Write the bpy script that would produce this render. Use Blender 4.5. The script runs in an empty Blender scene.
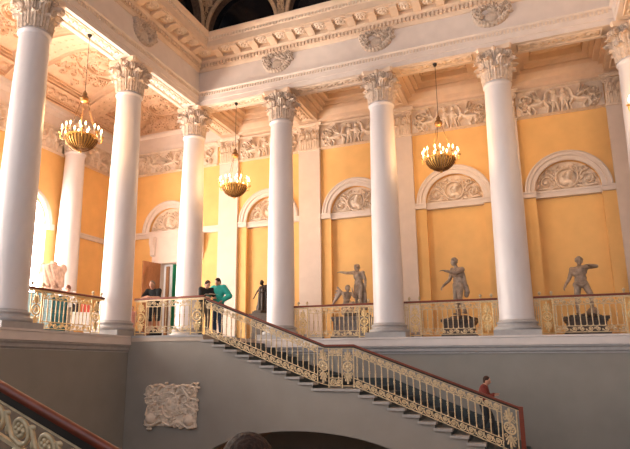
import bpy, math, random
import numpy as np
from mathutils import Vector, Matrix
random.seed(7)
PI = math.pi
C = bpy.context.scene.collection
S = 3.6            # column spacing of the statue side
SL = 3.856         # column spacing of the window side
NB = 4             # bays along the back
XR = S * NB        # axis of the far wing
XL = -5.9          # window wall
YB = 2.85          # back wall
ZA = 8.64          # soffit of the entablature

# ---------------------------------------------------------------- materials
MATS = {}
def mat(name, col, rough=0.6, var=0.06, scale=6.0, metal=0.0, bump=0.0, emit=None, estr=0.0, detail=4, stretch=None):
    m = bpy.data.materials.new(name); m.use_nodes = True
    nt = m.node_tree; b = nt.nodes['Principled BSDF']
    b.inputs['Roughness'].default_value = rough
    b.inputs['Metallic'].default_value = metal
    tc = nt.nodes.new('ShaderNodeTexCoord')
    src = tc.outputs['Object']
    if stretch:
        mp = nt.nodes.new('ShaderNodeMapping'); mp.inputs['Scale'].default_value = stretch
        nt.links.new(src, mp.inputs['Vector']); src = mp.outputs['Vector']
    n = nt.nodes.new('ShaderNodeTexNoise'); n.inputs['Scale'].default_value = scale; n.inputs['Detail'].default_value = detail
    nt.links.new(src, n.inputs['Vector'])
    r = nt.nodes.new('ShaderNodeValToRGB')
    r.color_ramp.elements[0].position = 0.3; r.color_ramp.elements[1].position = 0.7
    r.color_ramp.elements[0].color = tuple(max(0, c * (1 - var)) for c in col) + (1,)
    r.color_ramp.elements[1].color = tuple(min(1, c * (1 + var)) for c in col) + (1,)
    nt.links.new(n.outputs['Fac'], r.inputs['Fac'])
    nt.links.new(r.outputs['Color'], b.inputs['Base Color'])
    if bump:
        bp = nt.nodes.new('ShaderNodeBump'); bp.inputs['Strength'].default_value = bump; bp.inputs['Distance'].default_value = 0.02
        nt.links.new(n.outputs['Fac'], bp.inputs['Height']); nt.links.new(bp.outputs['Normal'], b.inputs['Normal'])
    if emit:
        b.inputs['Emission Color'].default_value = emit + (1,); b.inputs['Emission Strength'].default_value = estr
    MATS[name] = m
    return m
mat('shaft', (0.63, 0.59, 0.60), 0.45, 0.035, 3.0, stretch=(1, 1, .35))
mat('pilaster', (0.68, 0.56, 0.48), 0.6, 0.04, 3.0)
mat('plaster', (0.72, 0.54, 0.40), 0.7, 0.05, 4.0)
mat('white', (0.70, 0.595, 0.53), 0.65, 0.04, 3.0)
mat('relief', (0.76, 0.62, 0.50), 0.75, 0.10, 9.0)
mat('vault', (0.66, 0.44, 0.29), 0.8, 0.08, 5.0)
mat('capital', (0.57, 0.45, 0.36), 0.7, 0.18, 14.0)
mat('yellow', (0.80, 0.475, 0.175), 0.75, 0.05, 2.0)
mat('greywall', (0.245, 0.232, 0.212), 0.8, 0.05, 1.6)
mat('stringwall', (0.285, 0.255, 0.225), 0.8, 0.05, 1.6)
mat('slab', (0.62, 0.56, 0.54), 0.6, 0.04, 3.0)
mat('greystone', (0.36, 0.345, 0.345), 0.55, 0.07, 8.0)
mat('floorstone', (0.45, 0.36, 0.29), 0.35, 0.08, 3.0)
mat('step', (0.035, 0.045, 0.05), 0.5, 0.2, 20.0)
mat('tread', (0.36, 0.33, 0.31), 0.55, 0.1, 10.0)
mat('dark', (0.012, 0.013, 0.016), 0.35, 0.3, 5.0)
mat('darkglass', (0.006, 0.007, 0.010), 0.12, 0.3, 3.0)
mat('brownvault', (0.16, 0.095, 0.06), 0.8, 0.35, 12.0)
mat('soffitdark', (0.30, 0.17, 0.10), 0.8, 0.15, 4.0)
mat('mahogany', (0.16, 0.030, 0.013), 0.38, 0.25, 12.0, stretch=(.3, 4, 4))
mat('gilt', (0.72, 0.53, 0.27), 0.5, 0.2, 25.0, metal=0.25)
mat('giltpale', (0.58, 0.44, 0.27), 0.5, 0.18, 20.0, metal=0.15)
mat('chandgilt', (0.80, 0.45, 0.12), 0.4, 0.25, 30.0, metal=0.45)
mat('ribgold', (0.60, 0.40, 0.24), 0.7, 0.2, 12.0)
mat('chandrib', (0.25, 0.12, 0.04), 0.4, 0.3, 30.0, metal=0.5)
mat('bronze', (0.035, 0.022, 0.016), 0.4, 0.35, 18.0, metal=0.3)
mat('statue', (0.36, 0.275, 0.21), 0.5, 0.30, 9.0)
mat('statuewing', (0.42, 0.34, 0.29), 0.7, 0.2, 9.0)
mat('pedestal', (0.12, 0.095, 0.08), 0.55, 0.25, 8.0)
mat('pedgrey', (0.20, 0.185, 0.185), 0.6, 0.2, 8.0)
mat('marble', (0.55, 0.36, 0.27), 0.6, 0.25, 8.0)
mat('skin', (0.58, 0.30, 0.20), 0.55, 0.06, 10.0)
mat('black', (0.012, 0.012, 0.014), 0.8, 0.3, 12.0)
mat('teal', (0.03, 0.44, 0.36), 0.7, 0.12, 10.0)
mat('darkteal', (0.015, 0.09, 0.10), 0.7, 0.2, 10.0)
mat('jeans', (0.03, 0.055, 0.11), 0.8, 0.25, 20.0)
mat('khaki', (0.20, 0.16, 0.12), 0.8, 0.15, 15.0)
mat('darktrousers', (0.025, 0.028, 0.035), 0.8, 0.2, 15.0)
mat('maroon', (0.20, 0.032, 0.022), 0.8, 0.15, 12.0)
mat('hair', (0.030, 0.013, 0.008), 0.9, 0.6, 60.0, stretch=(1, 1, .25), bump=.6)
mat('auburn', (0.14, 0.04, 0.015), 0.5, 0.3, 40.0)
mat('greyhair', (0.20, 0.13, 0.09), 0.6, 0.3, 40.0)
mat('eye', (0.02, 0.015, 0.012), 0.3)
mat('lips', (0.38, 0.13, 0.10), 0.5)
mat('pinkcloth', (0.62, 0.30, 0.25), 0.8, 0.1)
mat('whitecloth', (0.80, 0.76, 0.74), 0.8, 0.04)
mat('paleblue', (0.30, 0.50, 0.58), 0.7, 0.25, 30.0)
mat('red', (0.5, 0.06, 0.03), 0.6)
mat('paper', (0.55, 0.5, 0.4), 0.7, 0.15, 12.0)
mat('doorwood', (0.33, 0.135, 0.05), 0.4, 0.25, 8.0, stretch=(5, 5, .5))
mat('green', (0.02, 0.22, 0.10), 0.8, 0.1)
mat('candle', (0.85, 0.80, 0.70), 0.5, 0.03)
mat('flame', (1.0, 0.75, 0.4), 0.5, 0.0, emit=(1.0, 0.72, 0.36), estr=14.0)
mat('daylight', (1.0, 0.98, 0.95), 0.5, 0.0, emit=(1.0, .90, .80), estr=46.0)
mat('darkmetal', (0.04, 0.03, 0.025), 0.5, 0.2, metal=0.5)

# ---------------------------------------------------------------- mesh builder
class MB:
    def __init__(s): s.v = []; s.f = []
    def add(s, vs, fs):
        o = len(s.v); s.v += [tuple(map(float, p)) for p in vs]; s.f += [tuple(i + o for i in q) for q in fs]; return s
    def box(s, x0, x1, y0, y1, z0, z1):
        return s.add([(x0,y0,z0),(x1,y0,z0),(x1,y1,z0),(x0,y1,z0),(x0,y0,z1),(x1,y0,z1),(x1,y1,z1),(x0,y1,z1)],
                     [(0,3,2,1),(4,5,6,7),(0,1,5,4),(1,2,6,5),(2,3,7,6),(3,0,4,7)])
    def lathe(s, prof, n=32, cx=0, cy=0):
        vs = []; fs = []
        for r, z in prof:
            for k in range(n):
                a = 2 * PI * k / n; vs.append((cx + r * math.cos(a), cy + r * math.sin(a), z))
        for i in range(len(prof) - 1):
            for k in range(n):
                k2 = (k + 1) % n
                fs.append((i*n+k, i*n+k2, (i+1)*n+k2, (i+1)*n+k))
        fs.append(tuple(range(n - 1, -1, -1))); fs.append(tuple((len(prof)-1)*n + k for k in range(n)))
        return s.add(vs, fs)
    def tube(s, pts, r, n=6, r1=None):
        P = [Vector(p) for p in pts]; m = len(P)
        if m < 2: return s
        vs = []; fs = []; up = None
        for i, p in enumerate(P):
            d = (P[min(i+1, m-1)] - P[max(i-1, 0)])
            d = d.normalized() if d.length > 1e-9 else Vector((0, 0, 1))
            if up is None:
                up = d.orthogonal().normalized()
            else:
                up = (up - d * up.dot(d)); up = up.normalized() if up.length > 1e-6 else d.orthogonal().normalized()
            w = d.cross(up); rr = r if r1 is None else r + (r1 - r) * i / (m - 1)
            for k in range(n):
                a = 2 * PI * (k + .5) / n; vs.append(p + (up * math.cos(a) + w * math.sin(a)) * rr)
        for i in range(m - 1):
            for k in range(n):
                k2 = (k + 1) % n; fs.append((i*n+k, i*n+k2, (i+1)*n+k2, (i+1)*n+k))
        fs.append(tuple(range(n-1, -1, -1))); fs.append(tuple((m-1)*n + k for k in range(n)))
        return s.add(vs, fs)
    def ell(s, c, r, basis=None, nu=12, nv=8):
        vs = []; fs = []
        for j in range(nv + 1):
            t = PI * j / nv
            for k in range(nu):
                a = 2 * PI * k / nu
                v = Vector((r[0]*math.sin(t)*math.cos(a), r[1]*math.sin(t)*math.sin(a), r[2]*math.cos(t)))
                if basis: v = basis @ v
                vs.append(Vector(c) + v)
        for j in range(nv):
            for k in range(nu):
                k2 = (k + 1) % nu; fs.append((j*nu+k, (j+1)*nu+k, (j+1)*nu+k2, j*nu+k2))
        return s.add(vs, fs)
    def cap(s, a, b, ra, rb):
        a = Vector(a); b = Vector(b)
        s.tube([a, b], ra, 12, rb); s.ell(a, (ra,)*3); s.ell(b, (rb,)*3); return s
    def prism(s, poly, y0, y1, m=None):
        """polygon in x,z extruded along y"""
        n = len(poly); m = m or (lambda x, y, z: (x, y, z))
        vs = [m(x, y0, z) for x, z in poly] + [m(x, y1, z) for x, z in poly]
        fs = [tuple(range(n)), tuple(range(2*n-1, n-1, -1))] + [(i, i+n, (i+1) % n + n, (i+1) % n) for i in range(n)]
        return s.add(vs, fs)
    def rings(s, rows, close=False):
        """rows of equal length joined by quads"""
        n = len(rows[0]); vs = [p for r in rows for p in r]; fs = []
        for i in range(len(rows) - 1):
            for k in range(n if close else n - 1):
                k2 = (k + 1) % n; fs.append((i*n+k, i*n+k2, (i+1)*n+k2, (i+1)*n+k))
        return s.add(vs, fs)
    def mesh(s, name, smooth=None):
        me = bpy.data.meshes.new(name); me.from_pydata(s.v, [], s.f); me.validate(); me.update()
        import bmesh
        b = bmesh.new(); b.from_mesh(me); bmesh.ops.recalc_face_normals(b, faces=b.faces); b.to_mesh(me); b.free()
        if smooth is not None:
            me.shade_smooth(); me.set_sharp_from_angle(angle=math.radians(smooth))
        return me
    def build(s, name, m, parent=None, smooth=None, loc=None):
        return link(name, s.mesh(name, smooth), m, parent, loc)

def link(name, me, m, parent=None, loc=None):
    o = bpy.data.objects.new(name, me); C.objects.link(o)
    if m is not None and len(me.materials) == 0: me.materials.append(MATS[m])
    if parent is not None: o.parent = parent
    if loc: o.location = loc
    return o
def tag(o, label, cat, group=None):
    o['kind'] = 'thing'; o['label'] = label; o['category'] = cat
    if group: o['group'] = group
    return o
def thing(name, label, cat, loc=(0,0,0), rz=0, group=None):
    o = bpy.data.objects.new(name, None); C.objects.link(o); o.empty_display_size = .1
    o.location = loc; o.rotation_euler = (0, 0, rz)
    return tag(o, label, cat, group)
def struct(o): o['kind'] = 'structure'; return o
def dup(root, loc=None, rz=None, label=None, group=None, parent=None):
    c = root.copy(); C.objects.link(c)
    if parent is not None: c.parent = parent
    if loc is not None: c.location = loc
    if rz is not None: c.rotation_euler = (0, 0, rz)
    if label: c['label'] = label
    if group: c['group'] = group
    for ch in list(root.children): dup(ch, parent=c)
    return c

# ---------------------------------------------------------------- reliefs: raised strokes on a grid
def spiral(cx, cz, R, turns=1.6, ph=0., d=1, n=22, end=.12):
    return [(cx + R*(1-(1-end)*i/n)*math.cos(ph + d*2*PI*turns*i/n), cz + R*(1-(1-end)*i/n)*math.sin(ph + d*2*PI*turns*i/n)) for i in range(n+1)]
DEPTH = [1.0]; WID = [1.0]
def heights(U, V, strokes):
    H = np.zeros_like(U); us, vs = U[0], V[:, 0]
    def win(x0, x1, z0, z1):
        i0, i1 = np.searchsorted(us, x0), np.searchsorted(us, x1, 'right'); j0, j1 = np.searchsorted(vs, z0), np.searchsorted(vs, z1, 'right')
        return (slice(j0, j1), slice(i0, i1)) if i1 > i0 and j1 > j0 else None
    for st in strokes:
        amp = st[-1]*DEPTH[0]
        if st[0] == 'l':
            _, pts, r0, r1, _a = st; r0 *= WID[0]; r1 *= WID[0]
            n = len(pts) - 1
            for i in range(n):
                (ax, az), (bx, bz) = pts[i], pts[i+1]
                ra = r0 + (r1 - r0)*i/n; rb = r0 + (r1 - r0)*(i + 1)/n; R = max(ra, rb)
                q_ = win(min(ax, bx) - R, max(ax, bx) + R, min(az, bz) - R, max(az, bz) + R)
                if q_ is None: continue
                u, v = U[q_], V[q_]
                dx, dz = bx - ax, bz - az; L = dx*dx + dz*dz + 1e-12
                t = np.clip(((u-ax)*dx + (v-az)*dz)/L, 0, 1)
                q = ((u-ax-t*dx)**2 + (v-az-t*dz)**2)/(ra + (rb-ra)*t)**2
                H[q_] = np.maximum(H[q_], amp*np.sqrt(np.clip(1 - q, 0, 1)))
        elif st[0] == 'e':
            _, cx, cz, rx, rz, _a = st
            q_ = win(cx - rx, cx + rx, cz - rz, cz + rz)
            if q_ is None: continue
            H[q_] = np.maximum(H[q_], amp*np.sqrt(np.clip(1 - ((U[q_]-cx)/rx)**2 - ((V[q_]-cz)/rz)**2, 0, 1)))
        elif st[0] == 'o':
            _, cx, cz, rx, rz, w, _a = st; w *= WID[0]
            q_ = win(cx - rx - w*2, cx + rx + w*2, cz - rz - w*2, cz + rz + w*2)
            if q_ is None: continue
            q = np.abs(np.sqrt(((U[q_]-cx)/rx)**2 + ((V[q_]-cz)/rz)**2) - 1)*min(rx, rz)/w
            H[q_] = np.maximum(H[q_], amp*np.sqrt(np.clip(1 - q*q, 0, 1)))
        elif st[0] == 'b':
            _, x0, z0, x1, z1, _a = st
            H = np.where((U >= x0) & (U <= x1) & (V >= z0) & (V <= z1), np.maximum(H, amp), H)
    return H
def frame(x0, z0, x1, z1, r, amp):
    return [('l', [(x0,z0),(x1,z0)], r, r, amp), ('l', [(x1,z0),(x1,z1)], r, r, amp), ('l', [(x1,z1),(x0,z1)], r, r, amp), ('l', [(x0,z1),(x0,z0)], r, r, amp)]
def mirror(st, cx=0):
    o = []
    for q in st:
        if q[0] == 'l': o.append(('l', [(2*cx-x, z) for x, z in q[1]]) + q[2:])
        elif q[0] == 'b': o.append(('b', 2*cx-q[3], q[2], 2*cx-q[1], q[4], q[5]))
        else: o.append((q[0], 2*cx-q[1]) + q[2:])
    return o
def shift(st, dx, dz=0):
    o = []
    for q in st:
        if q[0] == 'l': o.append(('l', [(x+dx, z+dz) for x, z in q[1]]) + q[2:])
        elif q[0] == 'b': o.append(('b', q[1]+dx, q[2]+dz, q[3]+dx, q[4]+dz, q[5]))
        else: o.append((q[0], q[1]+dx, q[2]+dz) + q[3:])
    return o
def field(mb, strokes, x0, x1, z0, z1, nx, nz, mp, cut=True, base=-0.006):
    u = np.linspace(x0, x1, nx); v = np.linspace(z0, z1, nz); U, V = np.meshgrid(u, v)
    H = heights(U, V, strokes); idx = {}; vs = []; fs = []
    def vid(i, j):
        if (i, j) not in idx:
            idx[(i, j)] = len(vs); h = H[j, i]; vs.append(mp(U[j, i], V[j, i], h if h > 0 else base))
        return idx[(i, j)]
    for j in range(nz - 1):
        for i in range(nx - 1):
            if cut and H[j, i] <= 0 and H[j, i+1] <= 0 and H[j+1, i] <= 0 and H[j+1, i+1] <= 0: continue
            fs.append((vid(i, j), vid(i+1, j), vid(i+1, j+1), vid(i, j+1)))
    return mb.add(vs, fs)
def acanthus(x0, z0, x1, z1, n, seed, r=.12, w=.028, amp=.045):
    rnd = random.Random(seed); out = []
    for k in range(n):
        cx = rnd.uniform(x0 + r, x1 - r); cz = rnd.uniform(z0 + r, z1 - r); R = r * rnd.uniform(.6, 1.1)
        out.append(('l', spiral(cx, cz, R, rnd.uniform(.9, 1.5), rnd.uniform(0, 6.28), rnd.choice((-1, 1)), 12), w, w * .7, amp))
        for t in range(3):
            a = rnd.uniform(0, 6.28)
            out.append(('e', cx + R*1.1*math.cos(a), cz + R*1.1*math.sin(a), w*1.8, w*1.3, amp))
    return out

# ================================================================ SETTING
HALLY = -19.2
def poly_obj(name, verts, faces, m):
    return struct(MB().add(verts, faces).build(name, m))
# gallery floor slabs with their moulded edge (profile d outward, z)
edge = [(0.0,0.0),(.66,0.0),(.66,-.05),(.64,-.06),(.64,-.25),(0.0,-.25)]
edge2 = [(0.0,-.25),(.61,-.25),(.62,-.26),(.62,-.29),(.58,-.33),(.57,-.40),(.53,-.44),(.53,-.47),(0.0,-.47)]
b = MB()
rows = []
for d, z in edge:
    rows.append([(d, -19.5, z), (d, -3.80, z)])
b.rings(rows + [rows[0]])
struct(b.build('trim_1', 'slab'))
b = MB(); rows = [[(d, -19.5, z), (d, -3.80, z)] for d, z in edge2]; b.rings(rows + [rows[0]]); struct(b.build('trim_20', 'greystone'))
b = MB(); rows = []
for d, z in edge: rows.append([(3.0, -d, z), (XR + 5, -d, z)])
b.rings(rows + [rows[0]]); struct(b.build('trim_2', 'slab'))
b = MB(); rows = [[(3.0, -d, z), (XR + 5, -d, z)] for d, z in edge2]; b.rings(rows + [rows[0]]); struct(b.build('trim_21', 'greystone'))
b = MB(); b.box(XL - .3, .02, -19.5, YB + .3, -.45, 0.0).box(.02, 3.02, -3.88, YB + .3, -.16, 0.0).box(.02, XR + 5, -.02, YB + .3, -.45, 0.0)
struct(b.build('floor_1', 'floorstone'))
# lower walls
struct(MB().box(.05, .55, -19.5, -.05, -6, -.46).build('wall_left_lower', 'greywall'))
struct(MB().box(.55, XR + 5, -.5, -.05, -6, -.46).build('wall_back_lower', 'greywall'))
struct(MB().box(.55, XR + 5, HALLY, -.5, -6.2, -6.0).build('floor_2', 'floorstone'))

struct(MB().box(.55, XR + 5, -19.6, -18.95, -6, -.46).build('wall_front_lower', 'greywall'))
struct(MB().box(.3, XR + 5, -22.4, -18.6, -.46, 0).build('floor_3', 'floorstone'))
struct(MB().box(XR + 4.9, XR + 5.2, -22.4, YB + .3, -6, 10.9).build('wall_right_unseen', 'pilaster'))  # unseen wall added to block light from the east, pale for neutral bounce
# string wall of the stair with a low arch; its top follows the steps
X1, RUN1, RISE1 = 2.98, .353, .135
X2, RUN2, RISE2 = 7.33, .342, .134
def step_z(x):
    if x < X1: return 0.0
    if x < X1 + 9*RUN1: return -RISE1 * (int((x - X1)/RUN1 + 1e-6) + 1)
    if x < X2: return -1.35
    if x < X2 + 9*RUN2: return -1.35 - RISE2 * (int((x - X2)/RUN2 + 1e-6) + 1)
    return -2.69
XA, XB = X1 - .05 + 1.35*RUN1/RISE1, 7.20
def noseline(x):
    if x < X1: return 0.0
    if x < XA: return max(-1.35, -RISE1/RUN1 * (x - X1 + .05))
    if x < XB: return -1.35
    return -1.35 - .372 * (x - XB)
def string_wall(name, y0, y1):
    b = MB()
    xs = [.55]; x = .55
    cuts = sorted([X1] + [X1 + RUN1*k for k in range(1, 10)] + [X2 + RUN2*k for k in range(0, 11)] + [6.0 + 3.3*math.cos(PI*k/30) for k in range(31)] + [10.95])
    xs = [.55] + [c for c in cuts if c > .56]
    for a, c in zip(xs[:-1], xs[1:]):
        if c - a < 1e-4: continue
        m = (a + c)/2; top = step_z(m) - .055
        def az(x): 
            q = 1 - ((x - 6.0)/3.3)**2
            return -3.73 + 1.37*math.sqrt(max(0, q)) if abs(x - 6.0) <= 3.3001 else -6
        za, zc = (az(a), az(c)) if abs(m - 6.0) < 3.3 else (-6, -6)
        b.prism([(a, za), (c, zc), (c, top), (a, top)], y0, y1)
    return struct(b.build(name, 'stringwall'))
string_wall('wall_stair', -3.86, -3.5)
# underside of the flight seen through the arch
b = MB(); rows = []
for k in range(31):
    a = PI*k/30; x = 6.0 + 3.3*math.cos(a); z = -3.73 + 1.37*math.sin(a); rows.append([(x, -3.52, z), (x, -.5, z)])
b.rings(rows); struct(b.build('ceiling_passage', 'soffitdark'))

def stairs(label, ys, flip=False):
    """ys = (near string, far wall); treads with a pale end nosing and dark worn top"""
    t = thing('staircase', label, 'staircase')
    y0, y1 = ys
    def tread(xa, xb, z):
        st = MB().box(xa, xb + .001, y0 + .03, y1, z - RISE1 - .10, z).build('step', 'step', t)
        lo, hi = (y0 - .05, y0 + .22) if not flip else (y1 - .22, y1 + .05)
        MB().box(xa - .02, xb + .035, lo, hi, z - .055, z + .002).build('nosing', 'tread', st)
    for k in range(9): tread(X1 + RUN1*k, X1 + RUN1*(k+1), -RISE1*(k+1))
    tread(X1 + 9*RUN1, X2, -1.35)
    for k in range(9): tread(X2 + RUN2*k, X2 + RUN2*(k+1), -1.35 - RISE2*(k+1))
    tread(X2 + RUN2*9, X2 + RUN2*10, -2.69); tread(X2 + RUN2*10, X2 + RUN2*10 + .14, -2.83); tread(X2 + RUN2*10 + .14, X2 + RUN2*10 + .28, -2.97)
    MB().box(X2 + RUN2*10 + .28, XR + 4.8, y0 + .03, y1, -3.25, -3.11).build('step', 'step', t)
    if not flip:
        MB().prism([(X1, -.46), (X1 + .5, -.46), (X1 + 9*RUN1 + .1, -1.15), (X2, -1.15), (X2 + RUN2*9, -1.15 - RISE2*9), (X2 + RUN2*9, -1.5 - RISE2*9), (X2 - .2, -1.5), (X1 + 9*RUN1, -1.5), (X1, -.5)], y1 - .03, y1 - .005).build('skirting', 'step', t)
    return t
stairs('dark stone flight descending under the statue colonnade with pale tread ends', (-3.86, -.5))
tb = MB().box(.55, X1 + .03, -3.90, -3.6, -.05, .003).build('trim_3', 'greystone'); struct(tb)

# ---------------------------------------------------------------- walls with arched openings
def arched(mb, u0, u1, z0, z1, uc, r, zs, zb, dep, mp, n=24, back=None):
    """flat wall u0..u1, z0..z1 with an opening (half width r, round head from zs, sill at zb) and its reveal; mp(u, z, d)"""
    q = lambda pts, d=0: mb.add([mp(u, z, d) for u, z in pts], [tuple(range(len(pts)))])
    q([(u0, z0), (uc - r, z0), (uc - r, zs), (u0, zs)]); q([(uc + r, z0), (u1, z0), (u1, zs), (uc + r, zs)])
    if zb > z0: q([(uc - r, z0), (uc + r, z0), (uc + r, zb), (uc - r, zb)])
    q([(u0, zs), (uc - r, zs), (uc - r, z1), (u0, z1)]); q([(uc + r, zs), (u1, zs), (u1, z1), (uc + r, z1)])
    arc = [(uc - r*math.cos(PI*k/n), zs + r*math.sin(PI*k/n)) for k in range(n + 1)]
    for (a, za), (c, zc) in zip(arc[:-1], arc[1:]): q([(a, za), (c, zc), (c, z1), (a, z1)])
    out = [(uc - r, zb)] + arc + [(uc + r, zb)]
    for (a, za), (c, zc) in zip(out[:-1], out[1:]):
        mb.add([mp(a, za, 0), mp(c, zc, 0), mp(c, zc, dep), mp(a, za, dep)], [(0, 1, 2, 3)])
    if zb > z0: mb.add([mp(uc-r, zb, 0), mp(uc+r, zb, 0), mp(uc+r, zb, dep), mp(uc-r, zb, dep)], [(0, 1, 2, 3)])
    if back is not None:
        back.add([mp(u, z, dep) for u, z in out], [tuple(range(len(out)))])
def arch_ring(mb, uc, zs, prof, mp, n=32, a0=0, a1=PI):
    rows = []
    for k in range(n + 1):
        a = a0 + (a1 - a0)*k/n
        rows.append([mp(uc - r*math.cos(a), zs + r*math.sin(a), d) for r, d in prof])
    return mb.rings(rows, close=True)
mpB = lambda u, z, d: (u, YB + d, z)          # back wall, d into the wall
mpL = lambda u, z, d: (XL - d, u, z)          # window wall, u along y
# back wall: bays 0..3, corner bay with a door, one bay past the far wing
w = MB()
NR, NZS = .98, 4.86
for k in range(NB + 1):
    xc = S*(k + .5)
    arched(w, S*k, S*(k+1), 0, 10.6, xc, NR, NZS, 0, .2, mpB, back=w)
DC, DH = -2.45, .85                           # door centre and half width
w.add([mpB(u, z, 0) for u, z in [(XL, 0), (DC-DH, 0), (DC-DH, 3.5), (XL, 3.5)]], [(0,1,2,3)])
w.add([mpB(u, z, 0) for u, z in [(DC+DH, 0), (0, 0), (0, 3.5), (DC+DH, 3.5)]], [(0,1,2,3)])
w.add([mpB(u, z, 0) for u, z in [(XL, 3.5), (0, 3.5), (0, 4.6), (XL, 4.6)]], [(0,1,2,3)])
arched(w, XL, 0, 4.6, 10.6, -2.95, 1.02, 4.84, 4.84, .16, mpB, back=w)
struct(w.build('wall_back', 'yellow'))
# window wall with tall arched windows
WY = [-2.23, -6.08, -9.95, -13.8]
w = MB(); prev = YB
w.add([mpL(u, z, 0) for u, z in [(-.8, 0), (YB, 0), (YB, 10.6), (-.8, 10.6)]], [(0,1,2,3)])
for k, y in enumerate(WY):
    arched(w, -.8 - SL*(k+1), -.8 - SL*k, 0, 10.6, y, 1.12, 4.55, .9, .16, mpL)
struct(w.build('wall_left', 'yellow'))
for k, y in enumerate(WY):
    g = MB()
    for du in (-1.12, -.56, 0, .56, 1.12): g.box(XL - .15, XL - .09, y + du - .018, y + du + .018, .9, 4.55 + math.sqrt(max(0, 1.12**2 - du*du)))
    for z in (.93, 1.9, 2.9, 3.9, 4.55): g.box(XL - .15, XL - .09, y - 1.12, y + 1.12, z - .015, z + .015)
    arch_ring(g, y, 4.55, [(1.06, .09), (1.12, .09), (1.12, .15), (1.06, .15)], mpL)
    wf = struct(g.build('window_%d' % (k + 1), 'whitecloth'))
    g = MB(); g.add([(XL - .152, u, z) for u, z in [(y - 1.12, .9), (y + 1.12, .9)] + [(y + 1.12*math.cos(PI*q/24), 4.55 + 1.12*math.sin(PI*q/24)) for q in range(25)]], [tuple(range(27))])
    g.build('pane', 'daylight', wf)
    a = MB(); arch_ring(a, y, 4.55, [(1.14, 0), (1.14, -.05), (1.20, -.09), (1.32, -.09), (1.36, -.05), (1.36, 0)], mpL)
    for sgn in (-1, 1):
        u0, u1 = sorted((y + sgn*1.12, y + sgn*1.42))
        a.box(XL, XL + .12, u0, u1, 4.34, 4.56)
    struct(a.build('trim_%d' % (10 + k), 'white'))
# far ends and roof over the hall (not seen, they close the room)
struct(MB().box(XL - .5, XR + 6, -19.5, YB + .5, 14.6, 14.8).build('ceiling_hall', 'plaster'))

# ---------------------------------------------------------------- entablature: mitred run round three sides of the hall
prof = [(-.36,8.64),(-.24,8.64),(-.24,8.66),(.24,8.66),(.24,8.64),(.36,8.64),(.36,8.81),(.385,8.82),(.385,8.98),(.39,8.99),(.40,9.10),(.44,9.12),(.47,9.14),(.47,9.20),(.38,9.22),
        (.38,9.98),(.41,9.985),(.45,10.03),(.47,10.065),(.50,10.07),(.50,10.21),(.55,10.22),(.60,10.27),(.63,10.29),(.63,10.43),(1.12,10.43),(1.12,10.46),
        (1.15,10.46),(1.15,10.70),(1.17,10.72),(1.19,10.80),(1.26,10.86),(1.30,10.92),(1.31,10.98),(.55,11.05),(-.36,11.05)]
def run(pr):
    rows = []
    for d, z in pr + [pr[0]]: rows.append([(d, -19.5, z), (d, -d, z), (XR - d, -d, z), (XR - d, -14, z)])
    return MB().rings(rows)
cut = prof.index((.38, 9.98))
ent = struct(run(prof[:cut + 1] + [(-.36, 9.98)]).build('trim_entablature', 'white', smooth=25))
struct(run(prof[cut:-1] + [(-.36, 11.05), (-.36, 9.98)]).build('trim_cornice', 'plaster', smooth=25))
# teeth: leaf band, dentils, egg band, all on their moulding
def along(pitch, d, f, y_end=-16.0, x_end=None, corner=None):
    """calls f(mapper) at every pitch on the two visible runs; mapper(s, q, z): s along, q outward"""
    s0 = (corner if corner is not None else d)
    n = int((XR - 2*s0)/pitch); off = (XR - 2*s0 - n*pitch)/2
    for k in range(n + 1):
        x = s0 + off + k*pitch; f(lambda s, q, z, x=x: (x + s, -q, z))
    k = 0
    while -s0 - k*pitch > y_end:
        y = -s0 - .02 - k*pitch; f(lambda s, q, z, y=y: (q, y - s, z)); k += 1
def mbox(mb, mp, s0, s1, q0, q1, z0, z1, taper=1.0):
    v = [mp(s0*taper, q0, z0), mp(s1*taper, q0, z0), mp(s1*taper, q1, z0), mp(s0*taper, q1, z0), mp(s0, q0, z1), mp(s1, q0, z1), mp(s1, q1, z1), mp(s0, q1, z1)]
    mb.add(v, [(0,3,2,1),(4,5,6,7),(0,1,5,4),(1,2,6,5),(2,3,7,6),(3,0,4,7)])
b = MB(); along(.13, .62, lambda mp: mbox(b, mp, -.042, .042, .49, .575, 10.085, 10.205)); b.build('dentil_course', 'plaster', ent)
b = MB(); along(.105, .5, lambda mp: mbox(b, mp, -.036, .036, .385, .425, 8.995, 9.10, .45)); b.build('leaf_moulding', 'relief', ent)
b = MB(); along(.12, 1.25, lambda mp: mbox(b, mp, -.042, .042, 1.15, 1.215, 10.725, 10.82, .5)); b.build('egg_moulding', 'relief', ent)
# modillions and rosettes in the cornice soffit, each its own part
def modillion_mesh():
    b = MB(); pts = [(.62,10.44),(.62,10.29),(.68,10.27),(.76,10.285),(.86,10.34),(.96,10.345),(1.04,10.34),(1.08,10.36),(1.09,10.40),(1.09,10.44)]
    n = len(pts); w = .125
    vs = [(-w, -d, z - 10.43) for d, z in pts] + [(w, -d, z - 10.43) for d, z in pts]
    b.add(vs, [tuple(range(n)), tuple(range(2*n-1, n-1, -1))] + [(i, i+n, (i+1) % n + n, (i+1) % n) for i in range(n)])
    return b.mesh('modillion', 40)
def rosette_mesh(R=.18):
    b = MB()
    for k in range(8):
        a = 2*PI*k/8; b.ell((R*.66*math.cos(a), R*.66*math.sin(a), -.012), (R*.34, R*.34, .05), nu=8, nv=5)
    b.ell((0, 0, -.02), (R*.36, R*.36, .08), nu=10, nv=6)
    ring = [(R*1.08*math.cos(2*PI*k/20), R*1.08*math.sin(2*PI*k/20), 0) for k in range(21)]
    b.tube(ring, .035, 6)
    return b.mesh('rosette', 60)
mm, rm = modillion_mesh(), rosette_mesh()
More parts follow.
